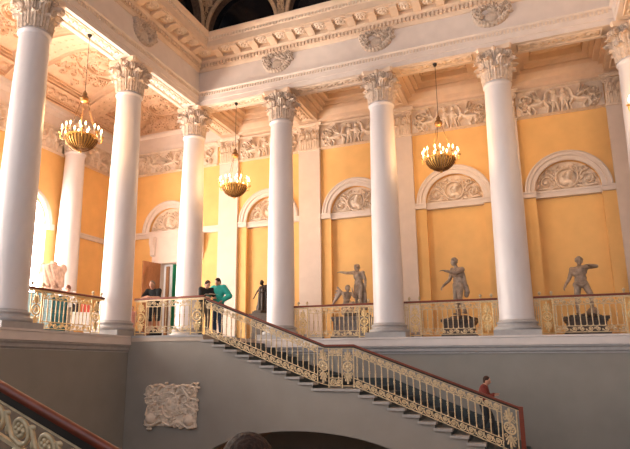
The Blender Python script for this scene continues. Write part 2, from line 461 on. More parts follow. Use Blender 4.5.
def place(me, name, m, x, y, z, rz): 
    o = link(name, me, m, ent); o.location = (x, y, z); o.rotation_euler = (0, 0, rz); return o
for k in range(19):
    x = .36 + .72*k
    if 1.3 < x < XR - 1.3: place(rm, 'rosette', 'relief', x, -.89, 10.43, 0)
    if 1.0 < x + .36 < XR - 1.0: place(mm, 'modillion', 'plaster', x + .36, 0, 10.43, 0)
place(rm, 'rosette', 'relief', .92, -.92, 10.43, 0)
for k in range(9):
    place(rm, 'rosette', 'relief', .89, -1.72 - .80*k, 10.43, 0)
    place(mm, 'modillion', 'plaster', 0, -1.32 - .80*k, 10.43, PI/2)
# ornamented soffit panels between the columns
DEPTH[0] = 1.4
def soffit_panel(L):
    st = frame(-L/2, -.2, L/2, .2, .028, .03)
    n = int(L/.34)
    for k in range(n):
        x = -L/2 + (k + .5)*L/n
        st += [('o', x, 0, .115, .105, .03, .03), ('e', x, 0, .05, .05, .035)]
        if k < n - 1: st += [('l', [(x + .1, .07), (x + L/n - .1, -.07)], .022, .022, .025)]
    return st
def soffit(name_loc, L, rz):
    b = MB(); field(b, soffit_panel(L), -L/2 - .03, L/2 + .03, -.23, .23, int(L*34), 22, lambda u, v, h: (u, v, -h), base=.006)
    o = b.build('soffit_relief', 'relief', ent, smooth=60, loc=name_loc); o.rotation_euler = (0, 0, rz)
for k in range(NB): soffit((S*(k+.5), 0, 8.66), S - 1.35, 0)
for k in range(3): soffit((0, -SL*(k+.5), 8.66), SL - 1.35, PI/2)
soffit((XR, -SL*.5, 8.66), SL - 1.35, PI/2)

# ---------------------------------------------------------------- hall vault with dark lunette windows
D0 = .62; HW = XR - 2*D0; P5 = HW/4
vb, gl = MB(), MB()
mpV = lambda u, z, d: (u, -D0 + d - .55*max(0, z - 11.0)*.35, z)
mpV2 = lambda u, z, d: (D0 - d + .55*max(0, z - 11.0)*.35, u, z)
rb = MB(); ob = MB()
def lun(mpf, u0, u1, uc):
    arched(vb, u0, u1, 10.9, 14.6, uc, 1.42, 11.25, 10.95, .35, mpf, back=gl)
    arch_ring(rb, uc, 11.25, [(1.38, .02), (1.38, -.05), (1.41, -.07), (1.48, -.07), (1.51, -.05), (1.51, .02)], mpf)
    for sgn in (-1, 1):
        a, c = sorted((uc + sgn*1.38, uc + sgn*1.51))
        vs = [mpf(a, 10.9, -.07), mpf(c, 10.9, -.07), mpf(c, 11.25, -.07), mpf(a, 11.25, -.07), mpf(a, 10.9, .02), mpf(c, 10.9, .02), mpf(c, 11.25, .02), mpf(a, 11.25, .02)]
        rb.add(vs, [(0,1,2,3),(4,7,6,5),(0,4,5,1),(1,5,6,2),(2,6,7,3),(3,7,4,0)])
    for e in (u0, u1):
        for t_ in range(5):
            zz = 11.95 + .22*t_; hw = 1.6 - math.sqrt(max(0, 1.56**2 - (zz - 11.25)**2)) + .02
            field(ob, acanthus(-1.2, zz - .15, 1.2, zz + .4, 40, t_ + 3, .12, .03, .04), -hw if e == u1 else 0, 0 if e == u1 else hw, zz - .08, zz + .14, 20, 14, lambda u, v, h, e=e, f=mpf: f(e + u, v, -h))
        st = acanthus(-.5, 11.2, .5, 13.6, 60, int(uc*10 + e*7), .15, .03, .05)
        field(ob, st, -.13 if e == u1 else 0, 0 if e == u1 else .13, 11.0, 11.9, 14, 60, lambda u, v, h, e=e, f=mpf: f(e + u, v, -h))
for k in range(4):
    lun(mpV, D0 + P5*k, D0 + P5*(k+1), D0 + P5*(k+.5))
    lun(mpV2, -D0 - P5*(k+1), -D0 - P5*k, -D0 - P5*(k+.5))
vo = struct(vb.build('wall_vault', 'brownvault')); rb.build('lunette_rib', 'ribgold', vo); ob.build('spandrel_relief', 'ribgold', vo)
struct(gl.build('window_lunettes', 'darkglass'))

# ---------------------------------------------------------------- back gallery ceiling: beams and stepped coffers
cb = MB()
bm_ = MB()
for k in range(-0, NB + 2):
    x = S*k
    bm_.box(x - .40, x + .40, .36, YB, ZA + .02, 10.0)
    bm_.box(x - .44, x + .44, .36, YB, 8.96, 9.06)
    for yy in (.55,):
        field(bm_, frame(-.24, .1, .24, 1.9, .03, .03) + sum([[('o', 0, .32 + .34*q, .12, .12, .03, .03), ('e', 0, .32 + .34*q, .05, .05, .035)] for q in range(5)], []), -.28, .28, .05, 1.95, 20, 66, lambda u, v, h, x=x: (x + u, .5 + v, ZA + .02 - h), base=.006)
bo = struct(bm_.build('ceiling_beams', 'plaster'))
for k in range(NB + 1):
    x0, x1, y0, y1 = S*k + .40, S*(k+1) - .40, .36, YB
    for i, (ins, z) in enumerate([(0, 8.9), (.14, 9.0), (.30, 9.16), (.42, 9.3)]):
        nxt = [.14, .30, .42, .60][i]
        e = .03; ins -= e
        cb.box(x0 + ins, x1 - ins, y0 + ins, y0 + nxt, z, z + .4).box(x0 + ins, x1 - ins, y1 - nxt, y1 - ins, z, z + .4)
        cb.box(x0 + ins, x0 + nxt, y0 + nxt, y1 - nxt, z, z + .4).box(x1 - nxt, x1 - ins, y0 + nxt, y1 - nxt, z, z + .4)
    cb.box(x0, x1, y0, y1, 9.5, 9.7)
    for q in range(22):                        # egg course on the second step
        xx = x0 + .2 + (x1 - x0 - .4)*q/21
        cb.ell((xx, y1 - .14, 9.06), (.035, .03, .045), nu=6, nv=4); cb.ell((xx, y0 + .14, 9.06), (.035, .03, .045), nu=6, nv=4)
    st = frame(-.75, -.45, .75, .45, .03, .04) + acanthus(-.7, -.4, .7, .4, 16, k, .13, .028, .04) + [('o', 0, 0, .25, .25, .035, .05), ('e', 0, 0, .14, .14, .06)]
    field(cb, st, -.8, .8, -.5, .5, 70, 44, lambda u, v, h: ((x0 + x1)/2 + u, (y0 + y1)/2 + v, 9.5 - h))
struct(cb.build('ceiling_back', 'plaster'))
# side wing beyond the far end
struct(MB().box(XR + .36, XR + 6, -14, YB, 9.4, 9.6).build('ceiling_right', 'plaster'))

# ---------------------------------------------------------------- vaulted ceiling of the window gallery
VX0, VX1, VZ, VH = -5.42, -.36, 9.28, .95
Rv = ((VX1 - VX0)**2/4 + VH**2)/(2*VH); vcx = (VX0 + VX1)/2; vcz = VZ + VH - Rv
amax = math.asin((VX1 - VX0)/2/Rv)
def mpvault(u, v, h):           # u along y, v along the arc (-1..1)
    a = v*amax; r = Rv - h
    return (vcx + r*math.sin(a), u, vcz + r*math.cos(a))
def vault_strokes():
    W = SL/2; st = []
    # v is scaled to metres below
    A = Rv*amax
    st += [('b', -W, -A, -W + .34, A, .09), ('b', W - .34, -A, W, A, .09), ('b', -W + .06, -A, -W + .28, A, .05)]
    for z in (-A + .62, A - .62): st += [('l', [(-W + .4, z), (W - .4, z)], .045, .045, .07)]
    for z in (-A + .12, A - .12): st += [('l', [(-W + .4, z), (W - .4, z)], .05, .05, .06)]
    st += [('b', -W, -A, W, -A + .07, .10), ('b', -W, A - .07, W, A, .10), ('b', -W + .34, -A + .60, W - .34, -A + .70, .09), ('b', -W + .34, A - .70, W - .34, A - .60, .09), ('b', -W + .34, -A + .60, -W + .44, A - .6, .09), ('b', W - .44, -A + .6, W - .34, A - .6, .09)]
    st += frame(-W + .54, -A + .80, W - .54, A - .80, .05, .08) + frame(-W + .66, -A + .92, W - .66, A - .92, .03, .06)
    st += [('o', 0, 0, .62, .62, .06, .09), ('o', 0, 0, .46, .46, .03, .06), ('e', 0, 0, .2, .2, .09)]
    for k in range(8):
        a = PI*k/4; st += [('e', .32*math.cos(a), .32*math.sin(a), .09, .09, .06)]
    for sx in (-1, 1):
        for sz in (-1, 1):
            cx, cz = sx*.72, sz*.95
            st += [('l', spiral(cx, cz, .26, 1.4, 0 if sx > 0 else PI, sx*sz), .05, .03, .07), ('l', spiral(sx*.35, sz*1.15, .2, 1.3, PI/2, -sx*sz), .045, .03, .07)]
            st += [('l', [(sx*.2, sz*.7), (sx*.5, sz*.75), (sx*.95, sz*.5)], .05, .03, .06)]
    ac = acanthus(-W + .72, -A + .98, W - .72, A - .98, 90, 3, .13, .030, .05)
    st += [q for q in ac]
    for z in (-A + .37, A - .37):
        for k in range(9):
            x = -W + .6 + k*(2*W - 1.2)/8
            st += [('o', x, z, .12, .12, .03, .05) if k % 2 else ('e', x, z, .12, .1, .05), ('l', [(x + .1, z + .08), (x + .26, z - .08)], .03, .02, .04)]
    for x in (-W + .17, W - .17):
        for k in range(18):
            z = -A + .3 + k*(2*A - .6)/17; st += [('e', x, z, .09, .11, .115)]
    return st, W, A
vs_, W_, A_ = vault_strokes()
DEPTH[0] = 1.5; WID[0] = .75
b = MB(); field(b, vs_, -W_, W_, -A_, A_, 230, 310, lambda u, v, h: mpvault(u, v/A_, h), cut=False, base=0)
vm = b.mesh('ceiling_vault', 60)
for k in range(-1, 4):
    o = link('ceiling_left_%d' % (k + 2), vm, 'vault'); struct(o); o.location = (0, -SL*(k + .5), 0)
# end wall arch over the back wall and cornice of the window wall
b = MB(); rows = []
cor = [(XL, 8.52), (XL + .06, 8.52), (XL + .08, 8.60), (XL + .10, 8.72), (XL + .12, 8.95), (XL + .2, 9.0), (XL + .26, 9.08), (XL + .42, 9.12), (XL + .46, 9.2), (XL + .5, 9.28), (XL + .52, 9.33), (XL, 9.4)]
b.rings([[(x, -19.5, z), (x, YB, z)] for x, z in cor + [cor[0]]]); struct(b.build('trim_cornice_left', 'white', smooth=25))
b = MB(); rows = []
for d, z in [(0, 8.52), (.06, 8.52), (.08, 8.60), (.10, 8.72), (.1, 9.2), (.16, 9.25), (.2, 9.32), (.2, 9.40), (0, 9.45)]: rows.append([(XL, YB - d, z), (-.36, YB - d, z)])
b.rings(rows); struct(b.build('trim_cornice_back', 'white'))
b = MB(); arc = [(vcx + Rv*math.sin(amax*(-1 + q/12)), vcz + Rv*math.cos(amax*(-1 + q/12)) - .0) for q in range(25)]
b.prism([(VX0 - .5, 9.28), (VX1, 9.28)] + [(VX1, 10.5), (VX0 - .5, 10.5)], YB - .06, YB - .02)
field(b, [q for q in acanthus(VX0 + .3, 9.35, VX1 - .3, 10.2, 60, 12, .16, .035, .05)], VX0 + .2, VX1 - .2, 9.32, 10.3, 130, 30, lambda u, v, h: (u, YB - .06 - h, v))
struct(b.build('trim_tympanum', 'vault'))
b = MB(); rows = []
for d, z in [(0, 8.50), (.10, 8.52), (.12, 8.60), (.18, 8.66), (.2, 8.80), (.26, 8.86), (.3, 8.92), (.34, 9.0), (.34, 9.12), (0, 9.12)]: rows.append([(-.36, YB - d, z), (XR + 5, YB - d, z)])
b.rings(rows); struct(b.build('trim_cornice_statues', 'plaster'))

# ---------------------------------------------------------------- friezes
def figure_strokes(cx, s=1.0, f=1):
    return [('e', cx, .78*s, .085, .10, .10), ('e', cx, .52, .13, .2, .09), ('l', [(cx - .03, .36), (cx - .09, .06)], .085, .05, .08), ('l', [(cx + .05, .36), (cx + .11, .06)], .085, .05, .08),
            ('l', [(cx, .64), (cx + f*.17, .52), (cx + f*.28, .66)], .055, .035, .08), ('l', [(cx, .62), (cx - f*.16, .45), (cx - f*.1, .3)], .055, .04, .08)]
def feathers(cx, f):
    return [('l', [(cx - f*(.0 + .07*k), .60 - .03*k), (cx - f*(.05 + .12*k), .88 - .09*k)], .02, .014, .10) for k in range(6)]
def griffin(cx, f):             # faces +f
    q = [('l', [(cx - f*.3, .34), (cx + f*.05, .38), (cx + f*.2, .5)], .12, .11, .09), ('l', [(cx + f*.2, .5), (cx + f*.24, .72), (cx + f*.32, .82)], .09, .065, .09),
         ('e', cx + f*.35, .82, .1, .075, .09), ('l', [(cx + f*.18, .42), (cx + f*.3, .24), (cx + f*.26, .05)], .06, .045, .08), ('l', [(cx + f*.2, .42), (cx + f*.42, .38), (cx + f*.48, .2)], .055, .04, .08),
         ('l', [(cx - f*.28, .3), (cx - f*.36, .18), (cx - f*.26, .05)], .08, .045, .08), ('l', [(cx - f*.2, .3), (cx - f*.1, .16), (cx - f*.14, .05)], .06, .045, .07)]
    for k in range(5): q.append(('l', [(cx + f*.06, .5), (cx - f*(.02 + .05*k), .70 - .02*k), (cx - f*(.08 + .10*k), .93 - .075*k)], .055, .03, .075))
    q += feathers(cx, f)
    q.append(('l', spiral(cx - f*.5, .42, .16, 1.3, -PI/2, -f), .04, .025, .06))
    return q
def scroll_end(cx, f):
    return [('l', spiral(cx, .62, .21, 1.5, -PI/2, f), .05, .03, .07), ('l', spiral(cx + f*.02, .24, .19, 1.4, PI/2, -f), .05, .03, .07), ('e', cx, .62, .06, .06, .09), ('e', cx, .24, .055, .055, .08)]
def frieze(L, v=0):
    h = L/2
    st = [('l', [(-h, .015), (h, .015)], .03, .03, .07), ('l', [(-h, .985), (h, .985)], .035, .035, .08)]
    st += scroll_end(-h + .28, 1) + scroll_end(h - .28, -1)
    if v == 0: st += griffin(-.62, 1) + griffin(.62, -1) + figure_strokes(-.13, 1, 1) + figure_strokes(.15, .97, -1)
    else: st += figure_strokes(-.6, 1, 1) + griffin(.05, 1) + figure_strokes(.7, .97, -1)
    return st
DEPTH[0] = 2.1; WID[0] = .72
def frieze_mesh(L, v, nm):
    b = MB(); b.box(-L/2, L/2, -.012, .05, -.02, 1.02)
    field(b, frieze(L, v), -L/2, L/2, -.03, 1.03, int(L*70), 74, lambda u, z, h: (u, -h - .012, z), base=.004)
    return b.mesh(nm, 60)
fm = [frieze_mesh(S - .9, 0, 'frieze_a'), frieze_mesh(S - .9, 1, 'frieze_b')]
FL = ['griffin relief frieze panel between the corner pilaster and the bronze statue bay', 'griffin relief frieze panel above the pointing statue niche', 'griffin relief frieze panel above the niche with the gesturing statue', 'griffin relief frieze panel above the niche with the wide-legged statue', 'griffin relief frieze panel beyond the last column']
FL[0] = 'griffin relief frieze panel above the niche with the dark bronze statue'
for k in range(NB):
    tag(link('relief_frieze', fm[0], 'relief', loc=(S*(k + .5), YB - .03, 7.50)), FL[k], 'relief', 'relief friezes under the ceiling')
b = MB(); b.box(-2.45, 2.45, -.012, .05, -.02, 1.02)
L = 4.9
st = [('l', [(-L/2, .015), (L/2, .015)], .03, .03, .07), ('l', [(-L/2, .985), (L/2, .985)], .035, .035, .08)]
st += griffin(-1.95, 1) + figure_strokes(-1.35, 1, 1) + griffin(-.75, -1) + griffin(.15, 1) + figure_strokes(.75, 1, -1) + griffin(1.35, -1) + scroll_end(2.1, -1)
field(b, st, -L/2, L/2, -.03, 1.03, 330, 74, lambda u, z, h: (u, -h - .012, z), base=.004)
cfm = b.mesh('frieze_c', 60)
tag(link('relief_frieze', cfm, 'relief', loc=(-3.05, YB - .03, 7.50)), 'long griffin relief frieze on the wall above the open doorway', 'relief', 'relief friezes under the ceiling')
o = tag(link('relief_frieze', cfm, 'relief', loc=(XL + .03, .75 - .6, 7.50)), 'griffin relief frieze over the orange wall beside the tall window', 'relief', 'relief friezes under the ceiling'); o.rotation_euler = (0, 0, PI/2)
o = tag(link('relief_frieze', cfm, 'relief', loc=(XL + .03, -4.75, 7.50)), 'griffin relief frieze above the tall arched window', 'relief', 'relief friezes under the ceiling'); o.rotation_euler = (0, 0, PI/2)

# ---------------------------------------------------------------- leaves, volutes, capitals
def leaf(mb, ang, r0, z0, h, w, curl, px=0, py=0, flat=False):
    """acanthus leaf standing on radius r0, tip curling outward; flat = on a pilaster face (ang is then an x offset)"""
    rows = []; back = []
    nv, nu = 13, 6
    # centre line: rises, then rolls over outward
    line = []; o_, z_ = .012, z0
    for j in range(nv + 1):
        v = j/nv; phi = .10 if v < .60 else .10 + (v - .60)/.40*2.5
        line.append((o_, z_, phi)); st = h*1.22/nv*(1 if v < .6 else .8 + curl)
        o_ += math.sin(phi)*st; z_ += math.cos(phi)*st
    for j, (out, z, phi) in enumerate(line):
        v = j/nv
        ww = w*(1.0 - .18*v)*(1 + .14*math.sin(v*PI*6)) * (1 if v < .72 else max(.42, 1 - (v - .72)*2.0))
        r = []; q = []; tx, tz = .038*math.cos(phi), -.038*math.sin(phi)
        for i in range(nu + 1):
            u = -1 + 2*i/nu
            fold = .030*(1 - abs(u)) + .014*math.cos(u*PI*3)
            for lst, o, zz in ((r, out + fold*math.cos(phi), z - fold*math.sin(phi)), (q, out + fold*math.cos(phi) - tx, z - fold*math.sin(phi) - tz)):
                if flat: lst.append((px + ang + u*ww, py - (r0 + o), zz))
                else:
                    rr = r0 + o; a = ang + u*ww/max(r0, .1); lst.append((px + rr*math.cos(a), py + rr*math.sin(a), zz))
        rows.append(r); back.append(q)
    mb.rings(rows); mb.rings(back)
    mb.rings([[a for a in (r[0] for r in rows)], [a for a in (r[0] for r in back)]]); mb.rings([[r[-1] for r in rows], [r[-1] for r in back]]); mb.rings([rows[-1], back[-1]])
def capital_meshes(k=1.0):
    z0 = 7.58
    bell = MB().lathe([(.375*k, z0 - .02), (.37*k, z0 + .1), (.375*k, z0 + .45), (.40*k, z0 + .7), (.46*k, z0 + .86), (.52*k, z0 + .92), (.52*k, z0 + .93)], 32)
    for i in range(8):
        leaf(bell, 2*PI*i/8, .375*k, z0, .40, .135, .16)
        leaf(bell, 2*PI*(i + .5)/8, .375*k, z0 + .04, .66, .12, .19)
        bell.tube([(.39*k*math.cos(a), .39*k*math.sin(a), z) for a, z in [(2*PI*i/8 + .12*t, z0 + .45 + .3*t) for t in (0, .5, 1)]], .022, 5)
    for i in range(4):
        a = PI/4 + PI/2*i; ca, sa = math.cos(a), math.sin(a)
        for off in (-.035, .035):
            pts = [((.42 + .0*t)*k*ca, .42*k*sa, z0 + .55) for t in (0,)]
            sp = spiral(.565*k, z0 + .76, .105, 1.6, PI*.75, -1, 18)
            path = [(.40*k, z0 + .52), (.45*k, z0 + .72)] + sp
            bell.tube([(r*ca - off*sa, r*sa + off*ca, z) for r, z in path], .030, 6, .02)
    for i in range(28):                             # fluted lip
        a = 2*PI*i/28; bell.tube([(r*k*math.cos(a), r*k*math.sin(a), z0 + z) for r, z in ((.40, .66), (.44, .80), (.50, .90), (.53, .925))], .028, 5)
    for i in range(8):                              # inner scrolls under the flower
        a = PI/2*(i//2); sgn = 1 if i % 2 else -1; ca, sa = math.cos(a), math.sin(a)
        sp = spiral(sgn*.13, z0 + .80, .075, 1.3, PI/2 - sgn*.8, sgn, 14)
        bell.tube([(.47*k*ca - t*sa, .47*k*sa + t*ca, z) for t, z in sp], .02, 5)
    ab = MB(); rows = []
    for z, e in [(z0 + .92, .0), (z0 + .97, .015), (z0 + 1.0, .03), (z0 + 1.06, .03)]:
        ring = []
        for i in range(4):
            a0 = PI/4 + PI/2*i
            for t in range(9):
                f = t/8; a = a0 + PI/2*f
                corner = .69*k + e
                p0 = Vector((corner*math.cos(a0), corner*math.sin(a0), 0)); p1 = Vector((corner*math.cos(a0 + PI/2), corner*math.sin(a0 + PI/2), 0))
                am = a0 + PI/4; p = p0.lerp(p1, .06 + .88*f) - Vector((math.cos(am), math.sin(am), 0))*.075*math.sin(PI*f)
                ring.append((p.x, p.y, z))
        rows.append(ring)
    ab.rings(rows, close=True); ab.add(rows[0], [tuple(range(len(rows[0])))]); ab.add(rows[-1], [tuple(range(len(rows[0])))])
    for i in range(4):
        a = PI/2*i; ab.ell((.47*k*math.cos(a), .50*k*math.sin(a), z0 + .97), (.07, .07, .08), nu=8, nv=6)
    return bell.mesh('capital', 50), ab.mesh('abacus', 40)
capm, abm = capital_meshes()
shp = [(.462, .43), (.468, .46), (.468, .50), (.46, .54)] + [(.46 - .085*(t**1.7), .56 + 6.86*t) for t in [i/14 for i in range(15)]] + [(.378, 7.44), (.40, 7.47), (.42, 7.50), (.42, 7.53), (.40, 7.56), (.375, 7.57), (.375, 7.6)]
shm = MB().lathe(shp, 48).mesh('shaft', 30)
plm = MB().box(-.60, .60, -.60, .60, 0, .15).mesh('plinth')
bsm = MB().lathe([(.58, .15), (.60, .17), (.61, .205), (.60, .24), (.57, .26), (.545, .265), (.53, .28), (.515, .31), (.52, .335), (.535, .345), (.545, .36), (.54, .385), (.51, .40), (.49, .405), (.475, .44)], 48).mesh('base', 35)
def column(x, y, label):
    t = thing('column', label, 'column', (x, y, 0), 0, 'white columns of the colonnades')
    link('plinth', plm, 'greystone', t); link('base', bsm, 'greystone', t); link('shaft', shm, 'shaft', t); link('capital', capm, 'capital', t); link('abacus', abm, 'plaster', t)
    return t
column(0, 0, 'white column at the inner corner, behind the stair-top railing')
column(S, 0, 'white column partly behind the stair railing, next to the bronze statue')
column(2*S, 0, 'white column between the pointing statue and the gesturing statue')
column(3*S, 0, 'white column between the gesturing statue and the wide-legged statue')
column(4*S, 0, 'white column cut by the picture edge beyond the wide-legged statue')
column(0, -SL, 'white column beside the man in black leaning on the railing')
column(0, -2*SL, 'white column next to the pale bust and the gilded gallery railing')
t = thing('column', 'pinkish white column against the window wall behind the chandelier', 'column', (XL + .56, -.48, 0), 0)
link('plinth', plm, 'greystone', t); link('base', bsm, 'greystone', t); link('shaft', shm, 'shaft', t); link('capital', capm, 'capital', t); link('abacus', abm, 'plaster', t)

# pilasters of the back wall
def pilaster_meshes():
    sh = MB().box(-.44, .44, -.13, .05, .30, 7.48).mesh('shaft')
    bs = MB().box(-.50, .50, -.19, .05, 0, .14).box(-.48, .48, -.17, .05, .14, .22).box(-.46, .46, -.15, .05, .22, .31).mesh('base')
    cp = MB().box(-.42, .42, -.13, .05, 7.48, 8.45)
    cp.box(-.46, .46, -.17, .05, 7.46, 7.52)
    for i in range(4):
        leaf(cp, -.33 + .22*i, .11, 7.53, .38, .10, .14, flat=True)
    for i in range(3):
        leaf(cp, -.24 + .24*i, .11, 7.56, .62, .10, .16, flat=True)
    for sgn in (-1, 1):
        cp.tube([(sgn*(.1 + .30), -.22, 8.05)] + [(sgn*x, -.24, z) for x, z in spiral(.40, 8.30, .11, 1.6, PI, -1, 16)], .03, 6)
        cp.tube([(sgn*x, -.2, z) for x, z in spiral(.13, 8.30, .08, 1.4, PI, 1, 14)], .022, 5)
    cp.box(-.52, .52, -.22, .05, 8.44, 8.50).box(-.56, .56, -.26, .05, 8.50, 8.56)
    return sh, bs, cp.mesh('capital', 50)
psh, pbs, pcp = pilaster_meshes()
PLB = ['flat white pilaster behind the chandelier over the stair top', 'flat white pilaster between the bronze statue and the pointing statue', 'flat white pilaster between the pointing statue and the gesturing statue', 'flat white pilaster hidden behind the column beside the gesturing statue', 'flat white pilaster past the wide-legged statue']
for k in range(NB + 1):
    t = thing('pilaster', PLB[k], 'pilaster', (S*k, YB, 0), 0, 'pilasters of the back wall')
    link('shaft', psh, 'pilaster', t); link('base', pbs, 'greystone', t); link('capital', pcp, 'relief', t)

# ---------------------------------------------------------------- lunette reliefs, archivolts and impost bands
DEPTH[0] = 1.7; WID[0] = .7
def lunette_strokes(r):
    st = [('o', 0, .40, .33, .33, .05, .08), ('e', 0, .40, .26, .27, .05), ('e', .01, .43, .15, .18, .14), ('e', -.06, .39, .06, .05, .16), ('e', .0, .22, .17, .08, .10)]
    half = [('l', spiral(.62, .30, .20, 1.6, PI*.9, -1), .04, .028, .07), ('e', .62, .30, .07, .07, .08), ('l', [(.3, .12), (.5, .06), (.85, .10)], .05, .03, .06),
            ('l', [(.36, .42), (.46, .58), (.62, .62)], .06, .035, .07), ('l', spiral(.50, .66, .11, 1.2, 0, 1), .035, .025, .06), ('l', [(.68, .52), (.8, .44), (.86, .3)], .04, .025, .06),
            ('l', [(.30, .62), (.32, .76), (.2, .86)], .045, .025, .06)]
    for k in range(4): half.append(('l', [(.36, .30), (.46 + .03*k, .38 + .05*k)], .035, .02, .05))
    fill = [('l', p, .022, .016, .035) if q == 'l' else None for q, p in [('l', spiral(*c)) for c in [(.62,.62,.07,1.2,0,1),(.78,.2,.06,1.2,2,-1),(.42,.16,.05,1.2,1,1),(.5,.5,.05,1.2,4,1),(.80,.38,.05,1.1,0,-1),(.26,.80,.06,1.2,2,1),(.4,.72,.05,1.2,3,-1),(.88,.1,.05,1.2,3,-1)]]]
    for k in range(14):
        a = 2*PI*k/14; half.append(('e', .40*math.cos(a), .40 + .40*math.sin(a), .045, .045, .06)) if math.cos(a) > .05 else None
    half = half + [q for q in fill if q]
    st += [('e', .05, .47, .12, .15, .16), ('l', [(-.04, .5), (-.12, .42)], .05, .03, .17), ('e', .1, .56, .12, .1, .17), ('l', [(.0, .3), (.12, .2)], .12, .16, .1), ('l', [(-.8, .03), (.8, .03)], .03, .03, .05)]
    return [q for q in st + half + mirror(half)]
def lunette(x, label, r_in=NR, zs=NZS, dep=.2, band=True):
    t = thing('lunette_relief', label, 'relief', (x, YB, zs), 0, 'lunette reliefs of the back wall')
    b = MB(); b.prism([(-(r_in)*math.cos(PI*k/28), (r_in)*math.sin(PI*k/28)) for k in range(29)], dep - .03, dep + .02)
    field(b, lunette_strokes(r_in), -.95, .95, 0, .95, 150, 76, lambda u, v, h: (u, dep - .03 - h, v))
    b.build('medallion_panel', 'relief', t, smooth=60)
    b = MB(); R = r_in
    arch_ring(b, 0, 0, [(R, .02), (R, -.03), (R + .03, -.05), (R + .14, -.05), (R + .16, -.09), (R + .24, -.09), (R + .28, -.12), (R + .32, -.10), (R + .33, .02)], lambda u, z, d: (u, d, z))
    b.build('archivolt', 'white', t, smooth=25)
    if not band: return t
    b = MB()
    for sgn in (-1, 1):
        a, c = sorted((sgn*R*.985, sgn*(S/2 - .44)))
        b.box(a, c, -.09, .03, -.20, -.03).box(a - .0, c, -.12, .03, -.05, .0)
    b.box(-R, R, .02, dep + .01, -.22, -.03).box(-R, R, -.01, dep + .01, -.06, .0)
    b.build('impost_band', 'white', t)
    return t
LL = ['white lunette relief over the bronze statue, half behind a column', 'white lunette relief with round portrait over the pointing statue', 'white lunette relief with helmeted head over the gesturing statue', 'white lunette relief with helmeted head over the wide-legged statue']
for k in range(NB): lunette(S*(k + .5), LL[k])
t = lunette(-2.95, 'white lunette relief above the open doorway', 1.02, 4.84, .16, False)
# long band, door surround
b = MB().box(XL, -.44, -.09 + YB, YB + .02, 4.58, 4.78).box(XL, -.44, -.14 + YB, YB + .02, 4.74, 4.84); struct(b.build('trim_4', 'white'))
b = MB().box(XL, XL + .08, -.2, YB, 4.36, 4.54).box(XL, XL + .12, -.2, YB, 4.5, 4.56); struct(b.build('trim_5', 'white'))
b = MB().box(DC - DH - .42, DC + DH + .42, YB - .06, YB + .02, 3.5, 4.58)
b.box(DC - DH - .2, DC - DH, YB - .08, YB + .3, 0, 3.42).box(DC + DH, DC + DH + .2, YB - .08, YB + .3, 0, 3.42).box(DC - DH - .22, DC + DH + .22, YB - .10, YB + .3, 3.42, 3.62)
for sgn in (-1, 1):
    xx = DC + sgn*(DH + .36)
    b.prism([(YB - .06, 3.75), (YB - .14, 3.8), (YB - .18, 4.1), (YB - .26, 4.3), (YB - .26, 4.58), (YB - .06, 4.58)], xx - .11, xx + .11, lambda a, y, z: (y, a, z))
struct(b.build('trim_6', 'white'))
# room seen through the doorway
b = MB(); y0, y1 = YB + .3, YB + 3.2
b.add([(-6, y1, 0), (0, y1, 0), (0, y1, 4.4), (-6, y1, 4.4)], [(0,1,2,3)]).add([(-6, y0, 4.4), (0, y0, 4.4), (0, y1, 4.4), (-6, y1, 4.4)], [(0,1,2,3)])
b.add([(-6, y0, 0), (-6, y1, 0), (-6, y1, 4.4), (-6, y0, 4.4)], [(0,1,2,3)]).add([(0, y0, 0), (0, y1, 0), (0, y1, 4.4), (0, y0, 4.4)], [(0,1,2,3)])
b.add([(-6, y0, -.01), (0, y0, -.01), (0, y1, -.01), (-6, y1, -.01)], [(0,1,2,3)])
struct(b.build('wall_vestibule', 'whitecloth'))
# open door leaf
t = thing('door', 'brown panelled wooden door leaf standing open at the doorway', 'door', (DC - DH, YB - .02, 0), math.radians(-90 - 12))
lb = MB().box(0, .95, -.03, .03, .02, 3.42)
lb.build('leaf', 'doorwood', t)
for z0, z1 in ((.2, 1.0), (1.15, 2.2), (2.35, 3.25)):
    MB().box(.14, .81, -.045, .045, z0, z1).box(.20, .75, -.06, .06, z0 + .07, z1 - .07).build('raised_panel', 'doorwood', t)
MB().tube([(.88, -.10, 1.5), (.88, .10, 1.5)], .02, 8).ell((.88, -.1, 1.5), (.03,)*3).ell((.88, .1, 1.5), (.03,)*3).build('knob', 'gilt', t)
# inner frame and green hanging in the room beyond
iy = y1 - .05
t = thing('curtain', 'narrow green hanging in the bright room behind the doorway', 'curtain', (-4.62, y1 - .35, 0))
b = MB(); b.rings([[( .26*q/14, .04*math.sin(q*1.9), z) for q in range(15)] for z in (.05, 4.2)]); b.rings([[( .26*q/14, .05 + .04*math.sin(q*1.9), z) for q in range(15)] for z in (.05, 4.2)]); b.build('cloth', 'green', t)
MB().tube([(-.1, .02, 4.24), (.4, .02, 4.24)], .025, 8).build('rod', 'gilt', t)
struct(MB().box(-5.16, -5.02, y1 - .12, y1, 0, 3.9).build('door_1', 'doorwood'))

